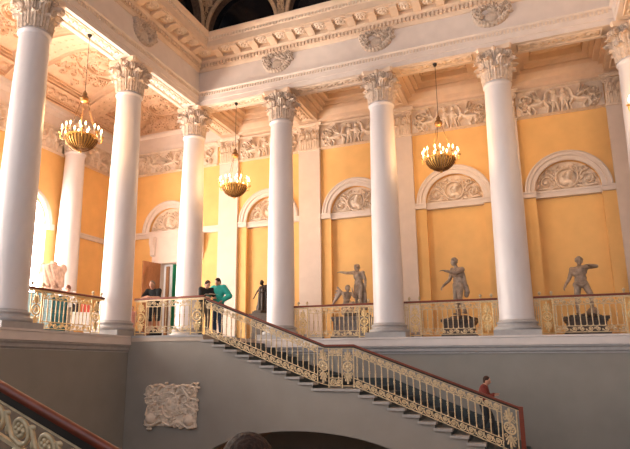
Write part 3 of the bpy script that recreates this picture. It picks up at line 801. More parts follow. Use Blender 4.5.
# ---------------------------------------------------------------- wreaths on the frieze, plaque
DEPTH[0] = 2.2; WID[0] = .8
def wreath_strokes():
    st = []; rnd = random.Random(5)
    for k in range(26):
        a = PI*1.02 + (PI*.98)*k/25                      # lower garland
        R = .40 if k % 2 else .34
        st.append(('e', R*1.15*math.cos(a), .06 + R*.80*math.sin(a), .075, .06, .06))
    for k in range(34):
        a = rnd.uniform(.0, PI); R = rnd.uniform(.18, .42)
        st.append(('l', spiral(R*1.5*math.cos(a)*(.8 + .5*math.sin(a)), .04 + R*.95*math.sin(a), .08, 1.2, rnd.uniform(0, 6), rnd.choice((-1, 1)), 10), .026, .02, .055))
        st.append(('e', R*1.45*math.cos(a), .04 + R*.9*math.sin(a), .05, .05, .07))
    st += [('l', [(-.56, .30), (-.42, .24), (-.3, .05)], .05, .03, .06), ('l', [(.56, .30), (.42, .24), (.3, .05)], .05, .03, .06), ('e', 0, .02, .20, .18, .035)]
    return st
b = MB(); field(b, wreath_strokes(), -.66, .66, -.42, .46, 120, 84, lambda u, v, h: (u, -h, v)); wm = b.mesh('garland', 60)
for k, lb in ((1, 'carved wreath on the frieze over the column beside the bronze statue'), (2, 'carved wreath on the frieze above the column beside the pointing statue'), (3, 'carved wreath on the frieze above the column beside the wide-legged statue')):
    tag(link('carved_wreath', wm, 'capital', loc=(S*k, -.378, 9.64)), lb, 'ornament', 'carved wreaths on the entablature')
o = tag(link('carved_wreath', wm, 'capital', loc=(.378, -SL + .05, 9.64)), 'carved wreath on the frieze above the column near the black-shirted man', 'ornament', 'carved wreaths on the entablature'); o.rotation_euler = (0, 0, PI/2)

DEPTH[0] = 1.5; WID[0] = .7
def plaque_strokes():
    st = [('o', 0, .03, .24, .33, .04, .06), ('e', 0, .03, .21, .29, .05), ('e', 0, .1, .07, .1, .10), ('e', 0, -.08, .1, .1, .08)]
    half = []
    for k in range(7):
        a = PI/2 - .1 - k*.32; half.append(('l', [(.26*math.cos(a), .03 + .36*math.sin(a)), (.36*math.cos(a), .05 + .48*math.sin(a))], .035, .02, .05))
    half += [('l', spiral(.66, .40, .13, 1.5, 0, 1), .04, .03, .06), ('l', spiral(.70, -.42, .13, 1.4, PI, 1), .045, .03, .06), ('e', .60, -.34, .17, .15, .12), ('l', spiral(.45, .18, .16, 1.5, PI, -1), .035, .03, .06),
             ('l', [(.3, -.4), (.55, -.52), (.8, -.5)], .05, .04, .06), ('l', [(.34, .5), (.6, .22), (.82, .18)], .05, .04, .06), ('l', [(.5, .05), (.72, -.05), (.78, -.25)], .05, .035, .06), ('l', spiral(.72, .12, .1, 1.2, 1, -1), .035, .025, .05),
             ('l', [(.2, -.42), (.0, -.5)], .06, .06, .06), ('l', [(.12, .47), (.35, .55), (.55, .54)], .045, .035, .06)]
    return st + half + mirror(half) + acanthus(-.87, -.61, .87, .63, 70, 9, .10, .026, .05)
t = thing('relief_plaque', 'pale carved coat-of-arms plaque on the stair wall', 'plaque', (2.1, -3.86, -1.88))
b = MB()
pts = [(-.84, -.57), (.84, -.57), (.86, -.2), (.80, .1), (.86, .55), (.4, .57), (0, .60), (-.4, .57), (-.86, .55), (-.80, .1), (-.86, -.2)]
b.prism([(x*.93, z*.93) for x, z in pts], -.04, .0); b.build('back_plate', 'relief', t)
b = MB(); field(b, plaque_strokes(), -.9, .9, -.66, .66, 170, 124, lambda u, v, h: (u, -.04 - h, v)); b.build('carving', 'relief', t, smooth=60)

# ---------------------------------------------------------------- railings
def rail_scrolls(mb, mp, s0, s1, h0, h1, pitch=.2, r=.012, fine=False):
    n = max(1, round((s1 - s0)/pitch)); p = (s1 - s0)/n; hm = (h0 + h1)/2; R = (h1 - h0)*.44
    for k in range(n):
        c = s0 + (k + .5)*p; f = 1 if k % 2 == 0 else -1
        if fine: f = 1
        sp = spiral(c, hm, R, 1.35, -f*PI/2, 1, 26 if fine else 14, .3)
        path = [(c - p*.62, hm + (R*.75 if fine else 0)), (c - p*.48, hm - R*.1), (c - p*.30, hm - f*R*.85)] + sp
        mb.tube([mp(s, 0, h) for s, h in path], r, 8 if fine else 5)
        if fine:
            mb.ell(mp(c, 0, hm), (r*1.3, r*1.6, r*1.3), nu=10, nv=6)
            for q in range(6): mb.ell(mp(c + r*1.9*math.cos(q*PI/3), 0, hm + r*1.9*math.sin(q*PI/3)), (r*1.1, r*1.2, r*1.1), nu=7, nv=5)
            mb.ell(mp(c + p*.42, 0, hm + R*.62), (r*2.2, r*.9, r*1.2), nu=8, nv=5); mb.ell(mp(c + p*.5, 0, hm - R*.5), (r*1.4, r*.9, r*2.0), nu=8, nv=5)
        else:
            mb.ell(mp(c, 0, hm), (r*2.4, r*1.6, r*2.4), nu=7, nv=5)
            mb.ell(mp(c + p*.5, 0, hm + f*R*.55), (r*2.0, r*1.1, r*1.5), nu=6, nv=4)
def bar(mb, mp, s0, s1, h0, h1, w):
    rows = []
    for s in (s0, s1): rows.append([mp(s, -w, h0), mp(s, w, h0), mp(s, w, h1), mp(s, -w, h1)])
    mb.rings(rows, close=True); mb.add(rows[0], [(0,1,2,3)]); mb.add(rows[1], [(3,2,1,0)])
def hand_rail(mb, mp, pts, h, k=1.0):
    prof = [(-.032, -.042), (-.042, -.02), (-.042, .005), (-.031, .025), (-.011, .034), (.011, .034), (.031, .025), (.042, .005), (.042, -.02), (.032, -.042)]
    rows = [[mp(s, q*k, h + .034 + (z - .034)*k) for q, z in prof] for s in pts]
    mb.rings(rows, close=True); mb.add(rows[0], [tuple(range(len(prof)))]); mb.add(rows[-1], [tuple(range(len(prof)))])
BALM = {}
def baluster_mesh(h0, h1):
    key = (round(h0, 3), round(h1, 3))
    if key not in BALM:
        b = MB(); b.tube([(0, 0, h0), (0, 0, h1)], .013, 6); hm = (h0 + h1)/2
        b.lathe([(.012, hm - .05), (.024, hm - .03), (.016, hm), (.024, hm + .03), (.012, hm + .05)], 8)
        b.lathe([(.012, h0), (.024, h0 + .015), (.012, h0 + .04)], 8); b.lathe([(.012, h1 - .04), (.024, h1 - .015), (.012, h1)], 8)
        BALM[key] = b.mesh('baluster', 50)
    return BALM[key]
def ornate_panel(mp, c, w, h0=.05, h1=.99):
    b = MB(); hm = (h0 + h1)/2; r = .014
    for s in (c - w/2, c + w/2): b.tube([mp(s, 0, h0 - .03), mp(s, 0, h1)], .015, 6)
    b.tube([mp(c - w/2, 0, h0 + .02), mp(c + w/2, 0, h0 + .02)], .012, 5); b.tube([mp(c - w/2, 0, h1 - .02), mp(c + w/2, 0, h1 - .02)], .012, 5)
    R = w*.36
    b.tube([mp(c + R*math.cos(2*PI*k/20), 0, hm + R*math.sin(2*PI*k/20)) for k in range(21)], .022, 6)
    b.ell(mp(c, 0, hm), (.045, .025, .045), nu=10, nv=6)
    for k in range(8):
        a = PI*k/4; b.ell(mp(c + .065*math.cos(a), 0, hm + .065*math.sin(a)), (.022, .014, .022), nu=6, nv=4)
    for sg in (-1, 1):
        for q, (dx, dh, lx) in enumerate([(0, .30, .035), (-.06, .24, .03), (.06, .24, .03), (-.095, .17, .022), (.095, .17, .022)]):
            b.tube([mp(c, 0, hm + sg*(R + .02)), mp(c + dx*.6, 0, hm + sg*(R + dh*.55)), mp(c + dx, 0, hm + sg*(R + dh))], lx*.55, 6, lx*.75)
        b.tube([mp(s, 0, h) for s, h in spiral(c - w*.27, hm + sg*(R + .06), .05, 1.3, 0, sg, 12)], .011, 5)
        b.tube([mp(s, 0, h) for s, h in spiral(c + w*.27, hm + sg*(R + .06), .05, 1.3, PI, -sg, 12)], .011, 5)
    return b
fin_mesh = MB().lathe([(.012, 0), (.022, .01), (.012, .03), (.03, .045), (.042, .075), (.036, .105), (.014, .125), (.004, .14)], 12).mesh('finial', 60)
def railing(label, loc, rz, length, panels, m='giltpale', mp=None, base=None, gaps=None, hpts=None, finials=(), top=1.085, pitch=.145, group=None, mscale=None):
    """panels: centres (and width) of ornate panels along s; base(s) gives the floor or nosing line"""
    base = base or (lambda s: 0.0)
    t = thing('railing', label, 'railing', loc, rz, group)
    mp = lambda s, q, h: (s, q, base(s) + h)
    hr = MB(); hand_rail(hr, mp, hpts or [0, length], top - .034, .8); hr.build('handrail', 'mahogany', t, smooth=50)
    fr = MB(); knots = sorted(set([0, length] + [p for p in (hpts or [])]))
    spans = []; x = 0
    for c, w in panels:
        if c - w/2 - x > .15: spans.append((x, c - w/2))
        x = c + w/2
    if length - x > .15: spans.append((x, length))
    for a, c in zip(knots[:-1], knots[1:]):
        bar(fr, mp, a, c, top - .10, top - .06, .014)
    for a, c in spans:
        up, lo = MB(), MB()
        kk = [k for k in knots if a < k < c]; seg = [a] + kk + [c]
        for p, q in zip(seg[:-1], seg[1:]):
            bar(fr, mp, p, q, top - .27, top - .25, .013); bar(fr, mp, p, q, .08, .10, .014); bar(fr, mp, p, q, .24, .26, .013)
            if q - p > .15:
                rail_scrolls(up, mp, p, q, top - .25, top - .10); rail_scrolls(lo, mp, p, q, .10, .24)
        n = max(1, round((c - a)/pitch))
        for k in range(n + (0 if panels else 1)):
            s = a + (k + .5)*(c - a)/n
            if s > length: continue
            o = link('baluster', baluster_mesh(.25, top - .26), m, t); o.location = mp(s, 0, 0)
        up.build('upper_scroll_band', m, t, smooth=50); lo.build('lower_scroll_band', m, t, smooth=50)
        for s in (a + .02, c - .02): fr.tube([mp(s, 0, 0), mp(s, 0, top - .08)], .015, 6)
    fr.build('rail_frame', m, t)
    for c, w in panels: ornate_panel(mp, c, w).build('ornate_panel', 'gilt', t, smooth=50)
    for s in finials:
        o = link('finial', fin_mesh, m, t); o.location = mp(s, 0, top)
    return t
def bay_rail(x0, label, xe=None):
    L = S - .94
    railing(label, (x0 + .47, 0, 0), 0, L, [(.31, .31), (L - .31, .31)], finials=(.16, .46, L - .46, L - .16), group='gallery railings between the columns', m='giltpale')
bay_rail(S, 'gilded railing in front of the pointing statue group')
bay_rail(2*S, 'gilded railing in front of the gesturing statue')
bay_rail(3*S, 'gilded railing in front of the wide-legged statue')
railing('gilded gallery railing with visitors and panels behind it', (0, -SL - .52, 0), -PI/2, SL - 1.1, [(.30, .34), (SL - 1.4, .34)], m='gilt', finials=(.13, .47, SL - 1.57, SL - 1.23), group='gallery railings between the columns')
railing('stair-top railing with the black-shirted man leaning on it', (.62, -3.78, 0), 0, 2.36, [(.24, .36), (2.13, .38)], m='giltpale')
# stair railings (the seen one and the near one on the twin flight)
def stair_base(s): return noseline(s)
xs0, xs1 = 3.02, 10.80
def stair_rail2(label, y, flip=1):
    t = thing('railing', label, 'railing', (0, y, 0), 0)
    top = 1.05; m = 'giltpale'
    mp = lambda s, q, h: (s, q, stair_base(s) + h)
    xa, xb = XA, XB
    kn = [xs0, xa, xb, xs1]
    hr = MB(); hand_rail(hr, mp, kn, top - .034, .60); hr.build('handrail', 'mahogany', t, smooth=50)
    fr = MB()
    dk = MB()
    for a, c in zip(kn[:-1], kn[1:]): bar(dk, mp, a, c, top - .085, top - .045, .018)
    dk.build('under_rail', 'darkmetal', t)
    for a, c in zip(kn[:-1], kn[1:]): bar(fr, mp, a, c, top - .10, top - .085, .013)
    pans = [(xa - .05, .29), (xb - .16, .29), (xs1 - .2, .30)]
    spans = [(xs0, xa - .21), (xa + .11, xb - .32), (xb, xs1 - .36)]
    for a, c in spans:
        up, lo = MB(), MB()
        bar(fr, mp, a, c, top - .27, top - .25, .013); bar(fr, mp, a, c, .06, .08, .014); bar(fr, mp, a, c, .24, .26, .013)
        rail_scrolls(up, mp, a, c, top - .25, top - .10, .185, .013, fine=True); rail_scrolls(lo, mp, a, c, .08, .24, .185, .013, fine=True)
        up.build('upper_scroll_band', m, t, smooth=50); lo.build('lower_scroll_band', m, t, smooth=50)
        n = max(2, round((c - a)/.148))
        for k in range(n):
            s = a + (k + .5)*(c - a)/n
            o = link('baluster', baluster_mesh(.25, top - .26), m, t); o.location = mp(s, 0, 0)
    fr.build('rail_frame', m, t)
    for c, w in pans: ornate_panel(mp, c, w).build('ornate_panel', m, t, smooth=50)
    MB().box(xs1, xs1 + .09, -.045, .045, stair_base(xs1) + .0, stair_base(xs1) + top).build('newel_post', 'mahogany', t)
    return t
stair_rail2('long sloping stair railing with mahogany handrail above the stair wall', -3.78)
stair_rail2('mahogany handrail with scrollwork on the near flight, cut by the frame', -15.29)
stairs('dark flight of steps under the near handrail', (-18.9, -15.2), True)

# ---------------------------------------------------------------- chandeliers
def chandelier():
    t = thing('chandelier', '', 'chandelier')
    prof = [(.015, 0.0), (.04, .01), (.03, .05), (.10, .075), (.22, .13), (.33, .22), (.40, .32), (.43, .41), (.45, .42), (.45, .47), (.42, .47), (.40, .40), (.30, .25), (.10, .12)]
    MB().lathe(prof, 32).build('bowl', 'chandgilt', t, smooth=40)
    b = MB()
    for k in range(28):
        a = 2*PI*k/28; b.tube([(r*math.cos(a), r*math.sin(a), z) for r, z in [(.05, .055), (.12, .08), (.23, .13), (.345, .22), (.415, .32), (.445, .42)]], .014, 5)
    b.build('rib', 'chandrib', t); 
    b = MB().lathe([(.03, 1.52), (.10, 1.55), (.13, 1.62), (.11, 1.68), (.06, 1.74), (.07, 1.8), (.03, 1.86), (.012, 1.9)], 16)
    b.build('hub', 'chandrib', t, smooth=40)
    for k in range(3):
        a = 2*PI*k/3 + .4; MB().tube([(.43*math.cos(a), .43*math.sin(a), .46), (.09*math.cos(a), .09*math.sin(a), 1.56)], .008, 5).build('hanging_rod', 'chandrib', t)
    MB().tube([(0, 0, 1.88), (0, 0, 3.62)], .008, 6).build('suspension_wire', 'darkmetal', t)
    MB().lathe([(.0, 3.66), (.07, 3.66), (.05, 3.6), (.012, 3.56)], 12).build('hook', 'darkmetal', t)
    for k in range(8):
        a = 2*PI*k/8; ca, sa = math.cos(a), math.sin(a)
        arm = MB().tube([(r*ca, r*sa, z) for r, z in [(.43, .40), (.48, .34), (.54, .36), (.565, .44), (.56, .50)]], .018, 6)
        arm.lathe([(.01, .49), (.05, .52), (.055, .54), (.02, .54)], 10, .56*ca, .56*sa)
        ao = arm.build('arm', 'chandgilt', t, smooth=50)
        for da, dr, dz in ((-.14, 0, 0), (.14, 0, 0)):
            x, y = (.53 + dr)*math.cos(a + da), (.53 + dr)*math.sin(a + da)
            MB().lathe([(.014, .50 + dz), (.014, .64 + dz)], 8, x, y).build('candle', 'candle', ao)
            MB().lathe([(.006, .64 + dz), (.024, .675 + dz), (.022, .70 + dz), (.004, .76 + dz)], 8, x, y).build('flame_bulb', 'flame', ao)
    for k in range(5):
        a = 2*PI*k/5 + .3
        x, y = .2*math.cos(a), .2*math.sin(a)
        cn = MB().lathe([(.014, .2), (.014, .66)], 8, x, y).build('candle', 'candle', t)
        MB().lathe([(.006, .66), (.024, .695), (.022, .72), (.004, .78)], 8, x, y).build('flame_bulb', 'flame', cn)
    return t
ch = chandelier()
CH = [(S*.5, -.05, 'gilt bowl chandelier hanging over the stair top, in front of the corner pilaster'), (S*2.5, -.05, 'gilt bowl chandelier hanging above the gesturing statue'), (0, -SL*1.5, 'gilt bowl chandelier against the window wall between two big columns'), (XR, -SL*.5, 'gilt bowl chandelier at the picture edge, mostly cut off')]
for i, (x, y, lb) in enumerate(CH):
    o = ch if i == 0 else dup(ch, label=lb)
    o['label'] = lb; o.location = (x, y, 4.98); o['group'] = 'gilt chandeliers'
    l = bpy.data.lights.new('chandelier_light', 'POINT'); l.energy = 170; l.color = (1, .58, .24); l.shadow_soft_size = .35
    lo = bpy.data.objects.new('chandelier_light', l); C.objects.link(lo); lo.location = (x, y, 5.95)

# ---------------------------------------------------------------- figures
def remesh(name, mb, m, parent, vox=.016, smooth=2, dec=None):
    me = bpy.data.meshes.new(name); me.from_pydata(mb.v, [], mb.f); me.update()
    o = bpy.data.objects.new(name + '_src', me); C.objects.link(o)
    r = o.modifiers.new('r', 'REMESH'); r.mode = 'VOXEL'; r.voxel_size = vox
    s = o.modifiers.new('s', 'SMOOTH'); s.iterations = smooth; s.factor = .5
    dg = bpy.context.evaluated_depsgraph_get(); dg.update()
    out = bpy.data.meshes.new_from_object(o.evaluated_get(dg)); out.name = name
    bpy.data.objects.remove(o); bpy.data.meshes.remove(me)
    out.shade_smooth(); out.materials.clear()
    return link(name, out, m, parent)
def V(*a): return Vector(a)
def pose(h=1.75, **kw):
    """forward +x, the figure's own left +y"""
    k = h/1.75
    P = dict(head=V(.03,0,1.63), neck=V(0,0,1.47), chest=V(0,0,1.30), waist=V(0,0,1.08), pel=V(0,0,.95),
             shl=V(0,.185,1.42), ell=V(-.02,.25,1.13), hal=V(.05,.26,.88), shr=V(0,-.185,1.42), elr=V(-.02,-.25,1.13), har=V(.05,-.26,.88),
             hil=V(0,.09,.93), knl=V(.03,.10,.50), anl=V(-.01,.11,.08), hir=V(0,-.09,.93), knr=V(.03,-.10,.50), anr=V(-.01,-.11,.08), ft=V(1,0,0))
    P = {a: b*k if a != 'ft' else b for a, b in P.items()}
    for a, b in kw.items(): P[a] = Vector(b) if a in ('ft',) else Vector(b)*k
    P['k'] = k
    P.setdefault('fl', V(1, .15, 0)); P.setdefault('fr', V(1, -.15, 0)); P.setdefault('look', V(1, 0, 0))
    return P
def basis(f, up):
    f = Vector(f).normalized(); up = Vector(up); up = (up - f*up.dot(f)).normalized(); y = up.cross(f)
    return Matrix((f, y, up)).transposed()
def body_prims(P, mb=None, fingers=True):
    mb = mb or MB(); k = P['k']; mu = P.get('mu', 1.0); up = V(0, 0, 1)
    spine = (P['neck'] - P['pel']).normalized()
    side = (P['shl'] - P['shr']).normalized(); fw = side.cross(spine).normalized()
    bs = Matrix((fw, side, spine)).transposed()
    hd = P['look'].normalized(); hb = basis(hd, spine*.4 + up*.6)
    mb.ell(P['head'], (.092*k, .075*k, .115*k), hb, 16, 12)
    mb.ell(P['head'] + hb @ V(.035, 0, -.045)*k, (.055*k, .055*k, .062*k), hb)
    mb.ell(P['head'] + hb @ V(.098, 0, -.012)*k, (.022*k, .013*k, .022*k), hb)
    for sg in (-1, 1): mb.ell(P['head'] + hb @ V(-.005, sg*.077, -.008)*k, (.018*k, .010*k, .03*k), hb)
    mb.cap(P['neck'] - spine*.03*k, P['head'] - hb @ V(.01, 0, .05)*k, .058*k, .052*k)
    mb.ell(P['chest'], (.115*k*mu, .165*k*mu, .19*k), bs); mb.ell(P['waist'], (.098*k*mu, .135*k*mu, .16*k), bs); mb.ell(P['pel'], (.12*k, .165*k*mu, .13*k), bs)
    if mu > 1:
        for sg in (-1, 1): mb.ell(P['chest'] + bs @ V(.085*mu, sg*.075, .06)*k, (.05*k, .085*k, .07*k), bs)
        for sg in (-1, 1):
            for zz in (-.07, -.15): mb.ell(P['chest'] + bs @ V(.085, sg*.035, zz)*k, (.035*k, .034*k, .034*k), bs)
    mb.cap(P['chest'], P['pel'], .10*k, .11*k)
    for s in 'lr':
        mb.cap(P['neck'] - spine*.04*k, P['sh'+s], .06*k, .062*k)
        mb.cap(P['sh'+s], P['el'+s], .055*k*mu, .042*k*mu); mb.cap(P['el'+s], P['ha'+s], .042*k*mu, .029*k*mu); mb.ell(P['sh'+s], (.066*k*mu,)*3)
        mb.cap(P['hi'+s], P['kn'+s], .088*k*mu, .058*k*mu); mb.cap(P['kn'+s], P['an'+s], .055*k*mu, .037*k*mu)
        mb.ell(P['an'+s].lerp(P['kn'+s], .68) - (P['f'+s]*.012*k), (.05*k, .05*k, .1*k), basis(P['f'+s], P['kn'+s] - P['an'+s]))
        f = P['f'+s].normalized(); a = P['an'+s]
        mb.cap(a + V(0, 0, -.045*k) - f*.04*k, a + V(0, 0, -.05*k) + f*.15*k, .036*k, .027*k)
        d = (P['ha'+s] - P['el'+s]).normalized(); hdv = P.get('hd'+s, d).normalized()
        wr = P['ha'+s]; sg = 1 if s == 'l' else -1
        acr = hdv.cross(up); acr = acr.normalized() if acr.length > .1 else V(1, 0, 0)
        if abs(hdv.z) > .75: acr = fw
        nrm = acr.cross(hdv).normalized()
        mb.ell(wr + hdv*.05*k, (.052*k, .040*k, .018*k), Matrix((hdv, acr, nrm)).transposed())
        if fingers:
            curl = P.get('curl', .35)
            for i, (o_, L) in enumerate(((-.03, .066), (-.010, .076), (.011, .072), (.030, .055))):
                b0 = wr + hdv*.088*k + acr*o_*k; m1 = b0 + (hdv*.6 - nrm*curl*.5)*L*k; m2 = m1 + (hdv*.45 - nrm*curl)*L*.7*k
                mb.cap(b0 - hdv*.02*k, m1, .0105*k, .010*k); mb.cap(m1, m2, .010*k, .0085*k)
            th = wr + hdv*.03*k + acr*(-.035)*k
            mb.cap(th, th + (hdv*.6 - acr*.6 - nrm*.2)*.05*k, .013*k, .011*k); mb.cap(th + (hdv*.6 - acr*.6 - nrm*.2)*.05*k, th + (hdv*1.2 - acr*.6 - nrm*.5)*.06*k, .011*k, .009*k)
    P['hb'] = hb; P['bs'] = bs; P['fw'] = fw
    return mb
def top_prims(P, sleeve=.75, g=.016, long=False, hem=.0):
    mb = MB(); k = P['k']; bs = P['bs']; g = (g + P.get('wide', 0))*k
    mb.ell(P['chest'], (.115*k + g, .168*k + g, .19*k + g), bs); mb.ell(P['waist'], (.105*k + g, .145*k + g, .18*k), bs); mb.ell(P['pel'].lerp(P['waist'], .3 - hem), (.125*k + g, .165*k + g, .13*k), bs)
    mb.cap(P['chest'], P['pel'].lerp(P['waist'], .3), .115*k, .12*k)
    for s in 'lr':
        mb.cap(P['neck'] - (P['neck']-P['pel']).normalized()*.055*k, P['sh'+s], .06*k + g*.4, .064*k + g)
        if long:
            mb.cap(P['sh'+s], P['el'+s], .06*k + g, .05*k + g); mb.cap(P['el'+s], P['el'+s].lerp(P['ha'+s], .93), .048*k + g, .036*k + g)
        else: mb.cap(P['sh'+s], P['sh'+s].lerp(P['el'+s], sleeve), .06*k + g, .052*k + g)
    return mb
def leg_prims(P, frac=.96, g=.014):
    mb = MB(); k = P['k']; bs = P['bs']; g *= k
    mb.ell(P['pel'], (.122*k + g, .168*k + g, .125*k), bs)
    for s in 'lr':
        mb.cap(P['hi'+s], P['kn'+s], .090*k + g, .062*k + g)
        if frac > 0: mb.cap(P['kn'+s], P['kn'+s].lerp(P['an'+s], frac), .062*k + g, .048*k + g)
    return mb
def shoe_prims(P, s):
    mb = MB(); k = P['k']; f = P['f'+s].normalized(); a = P['an'+s]
    mb.cap(a + V(0, 0, -.035*k) - f*.045*k, a + V(0, 0, -.046*k) + f*.155*k, .046*k, .036*k); return mb
def hair_prims(P, long=0.0, vol=1.0):
    mb = MB(); k = P['k']; hb = P['hb']; h = P['head']
    mb.ell(h + hb @ V(-.022, 0, .035)*k, (.095*k*vol, .084*k*vol, .098*k*vol), hb, 16, 12)
    mb.ell(h + hb @ V(-.045, 0, -.01)*k, (.062*k*vol, .078*k*vol, .085*k), hb)
    if vol > 1.05:
        r = random.Random(2)
        for q in range(60):
            a, e = r.uniform(0, 6.28), r.uniform(-.2, 1.5); d = V(math.cos(a)*math.cos(e), math.sin(a)*math.cos(e), math.sin(e)); c = h + hb @ V(-.022 + d.x*.09, d.y*.082, .035 + d.z*.088)*k
            mb.ell(c, (.020*k, .017*k, .014*k))
    if long: mb.cap(h + hb @ V(-.06, 0, -.04)*k, h + hb @ V(-.085, 0, -.05 - long)*k, .07*k*vol, .055*k)
    return mb
def person(label, loc, rz, P, top=None, topm='black', legs=None, legm='jeans', shoem='black', hairm='hair', hair=(0, 1.0), long=False, sleeve=.75, shorts=False, name='person'):
    t = thing(name, label, 'person', loc, rz)
    remesh('body', body_prims(P), 'skin', t, .011, 1)
    remesh('shirt', top_prims(P, sleeve, long=long), topm, t, .016, 2)
    remesh('shorts' if shorts else 'trousers', leg_prims(P, 0 if shorts else .96), legm, t, .016, 2)
    for s in 'lr': remesh('shoe', shoe_prims(P, s), shoem, t, .012, 1)
    remesh('hair', hair_prims(P, *hair), hairm, t, .012, 1)
    k = P['k']; hb = P['hb']
    for sg in (-1, 1): MB().ell(P['head'] + hb @ V(.079, sg*.03, .012)*k, (.010*k, .013*k, .009*k), hb).build('eye', 'eye', t, smooth=60)
    MB().ell(P['head'] + hb @ V(.083, 0, -.062)*k, (.010*k, .024*k, .008*k), hb).build('mouth', 'lips', t, smooth=60)
    return t
def yaw_to(v): return math.atan2(v[1], v[0])

# man leaning on the stair-top railing
P = pose(1.74, head=(.19,0,1.50), neck=(.10,0,1.37), chest=(.05,0,1.22), waist=(0,0,1.05), pel=(-.06,0,.94), shl=(.09,.19,1.33), shr=(.09,-.19,1.33), ell=(.26,.27,1.10), elr=(.26,-.27,1.10),
         hal=(.33,.02,1.12), har=(.36,-.04,1.14), hil=(-.06,.09,.92), hir=(-.06,-.09,.92), knl=(-.02,.12,.5), knr=(-.0,-.11,.5), anl=(-.1,.12,.08), anr=(-.1,-.12,.08), look=(1,.1,-.12))
P['hdl'] = V(.1, -1, -.1); P['hdr'] = V(.1, 1, -.1)
person('man in black T-shirt leaning with folded arms on the stair-top railing', (1.02, -3.38, 0), -PI/2 + .12, P, topm='black', legm='darktrousers', hairm='greyhair', shorts=True)
# man with dark hair looking down beside the teal shirt
P = pose(1.68, head=(.20,-.02,1.47), neck=(.10,0,1.37), chest=(.05,0,1.22), shl=(.09,.18,1.34), shr=(.09,-.18,1.34), ell=(.20,.24,1.10), elr=(.20,-.24,1.10), hal=(.44,.08,1.07), har=(.44,-.10,1.07), look=(1,0,-.6))
person('dark-haired man in black T-shirt bending over a map beside the teal shirt', (2.72, -3.36, 0), -.55, P, topm='black', legm='khaki', hairm='hair')
P = pose(1.66, head=(.05,0,1.59), look=(.9,-.25,-.5), ell=(-.06,.36,1.17), elr=(.10,-.30,1.15), hal=(.16,.24,1.02), har=(.34,-.16,1.10))
P['wide'] = .022
person('person in loose teal shirt and jeans holding a map at the stair top', (3.05, -3.16, 0), -PI/2 - .05, P, topm='teal', legm='jeans', hairm='hair', long=True)
mp_ = thing('map', 'open paper map held between the two people at the stair top', 'map', (3.02, -3.52, 1.12), -.3)
b = MB()
for q in range(4):
    a0, a1 = -.16 + .08*q, -.08 + .08*q; zz = (0, .02)[q % 2], (.02, 0)[q % 2]
    b.add([(a0, -.12, zz[0]), (a1, -.12, zz[1]), (a1, .12, zz[1]), (a0, .12, zz[0]), (a0, -.12, zz[0]+.004), (a1, -.12, zz[1]+.004), (a1, .12, zz[1]+.004), (a0, .12, zz[0]+.004)], [(0,3,2,1),(4,5,6,7),(0,1,5,4),(1,2,6,5),(2,3,7,6),(3,0,4,7)])
b.build('sheet', 'paper', mp_)
# man going down the stairs
P = pose(1.50, head=(.16,0,1.49), neck=(.08,0,1.36), chest=(.05,0,1.21), waist=(.01,0,1.03), shl=(.07,.18,1.31), shr=(.07,-.18,1.31), ell=(.12,.24,1.06), elr=(.16,-.24,1.06), hal=(.30,.16,1.12), har=(.32,-.12,1.10),
         knl=(.20,.1,.50), anl=(.20,.1,.08), knr=(.10,-.1,.50), anr=(-.12,-.1,.15), look=(1,0,-.25))
person('dark-haired person in maroon sweater walking down behind the stair railing', (9.97, -2.6, -2.422), -.12, P, topm='maroon', legm='darktrousers', long=True)
# dark head in front of the camera, standing on the near flight
P = pose(1.68, look=(1,0,-.1))
person('dark brown hair of a visitor at the bottom edge of the picture', (10.495, -15.893, -2.69), math.radians(115), P, topm='darkteal', legm='jeans', hairm='hair', hair=(.2, 1.08))
# small figure in pink behind the corner column
P = pose(.95, look=(1, 0, 0))
person('child in pink beside the column base at the stair-top railing', (-.10, -2.95, 0), -PI/2 + .5, P, topm='pinkcloth', legm='pinkcloth', hairm='auburn', long=True)

# visitors and stands in the window gallery
P = pose(1.60, head=(.10,0,1.55), neck=(.04,0,1.39), hal=(.30,.05,1.25), har=(.28,-.1,1.2), ell=(.12,.26,1.12), elr=(.1,-.26,1.12), look=(1,0,-.3))
person('auburn-haired visitor in white blouse behind the gallery railing', (-1.62, -4.12, 0), -PI/2 + .7, P, topm='whitecloth', legm='khaki', hairm='auburn', hair=(.1, 1.1), long=True)
def panel_stand(x, y, rz, m, label, w, h):
    t = thing('display_panel', label, 'panel', (x, y, 0), rz)
    MB().box(-w/2, w/2, -.015, .015, .12, h).build('board', m, t)
    b = MB(); b.box(-w/2 - .025, -w/2, -.025, .025, 0, h + .02).box(w/2, w/2 + .025, -.025, .025, 0, h + .02).box(-w/2, w/2, -.025, .025, h, h + .02).box(-w/2, w/2, -.025, .025, .09, .12)
    b.build('frame', 'darkmetal', t)
    for sx in (-w/2, w/2): MB().box(sx - .02, sx + .02, -.2, .2, 0, .03).build('foot', 'darkmetal', t)
panel_stand(-.95, -5.95, .75, 'paleblue', 'pale blue display board standing behind the gallery railing', .80, 1.08)
panel_stand(-1.15, -5.2, .75, 'darkteal', 'dark teal display board next to the pale blue board', .80, 1.08)
t = thing('table', 'souvenir table under a white cloth by the gallery railing', 'table', (-1.70, -3.10, 0), .78)
MB().box(-.75, .75, -.35, .35, .74, .78).build('tabletop', 'doorwood', t)
for sx in (-.7, .7):
    for sy in (-.3, .3): MB().box(sx - .03, sx + .03, sy - .03, sy + .03, 0, .74).build('leg', 'doorwood', t)
b = MB(); n = 40
ring = [(-.78 + 1.56*q/12, -.38) for q in range(13)] + [(.78, -.38 + .76*q/6) for q in range(1, 7)] + [(.78 - 1.56*q/12, .38) for q in range(1, 13)] + [(-.78, .38 - .76*q/6) for q in range(1, 6)]
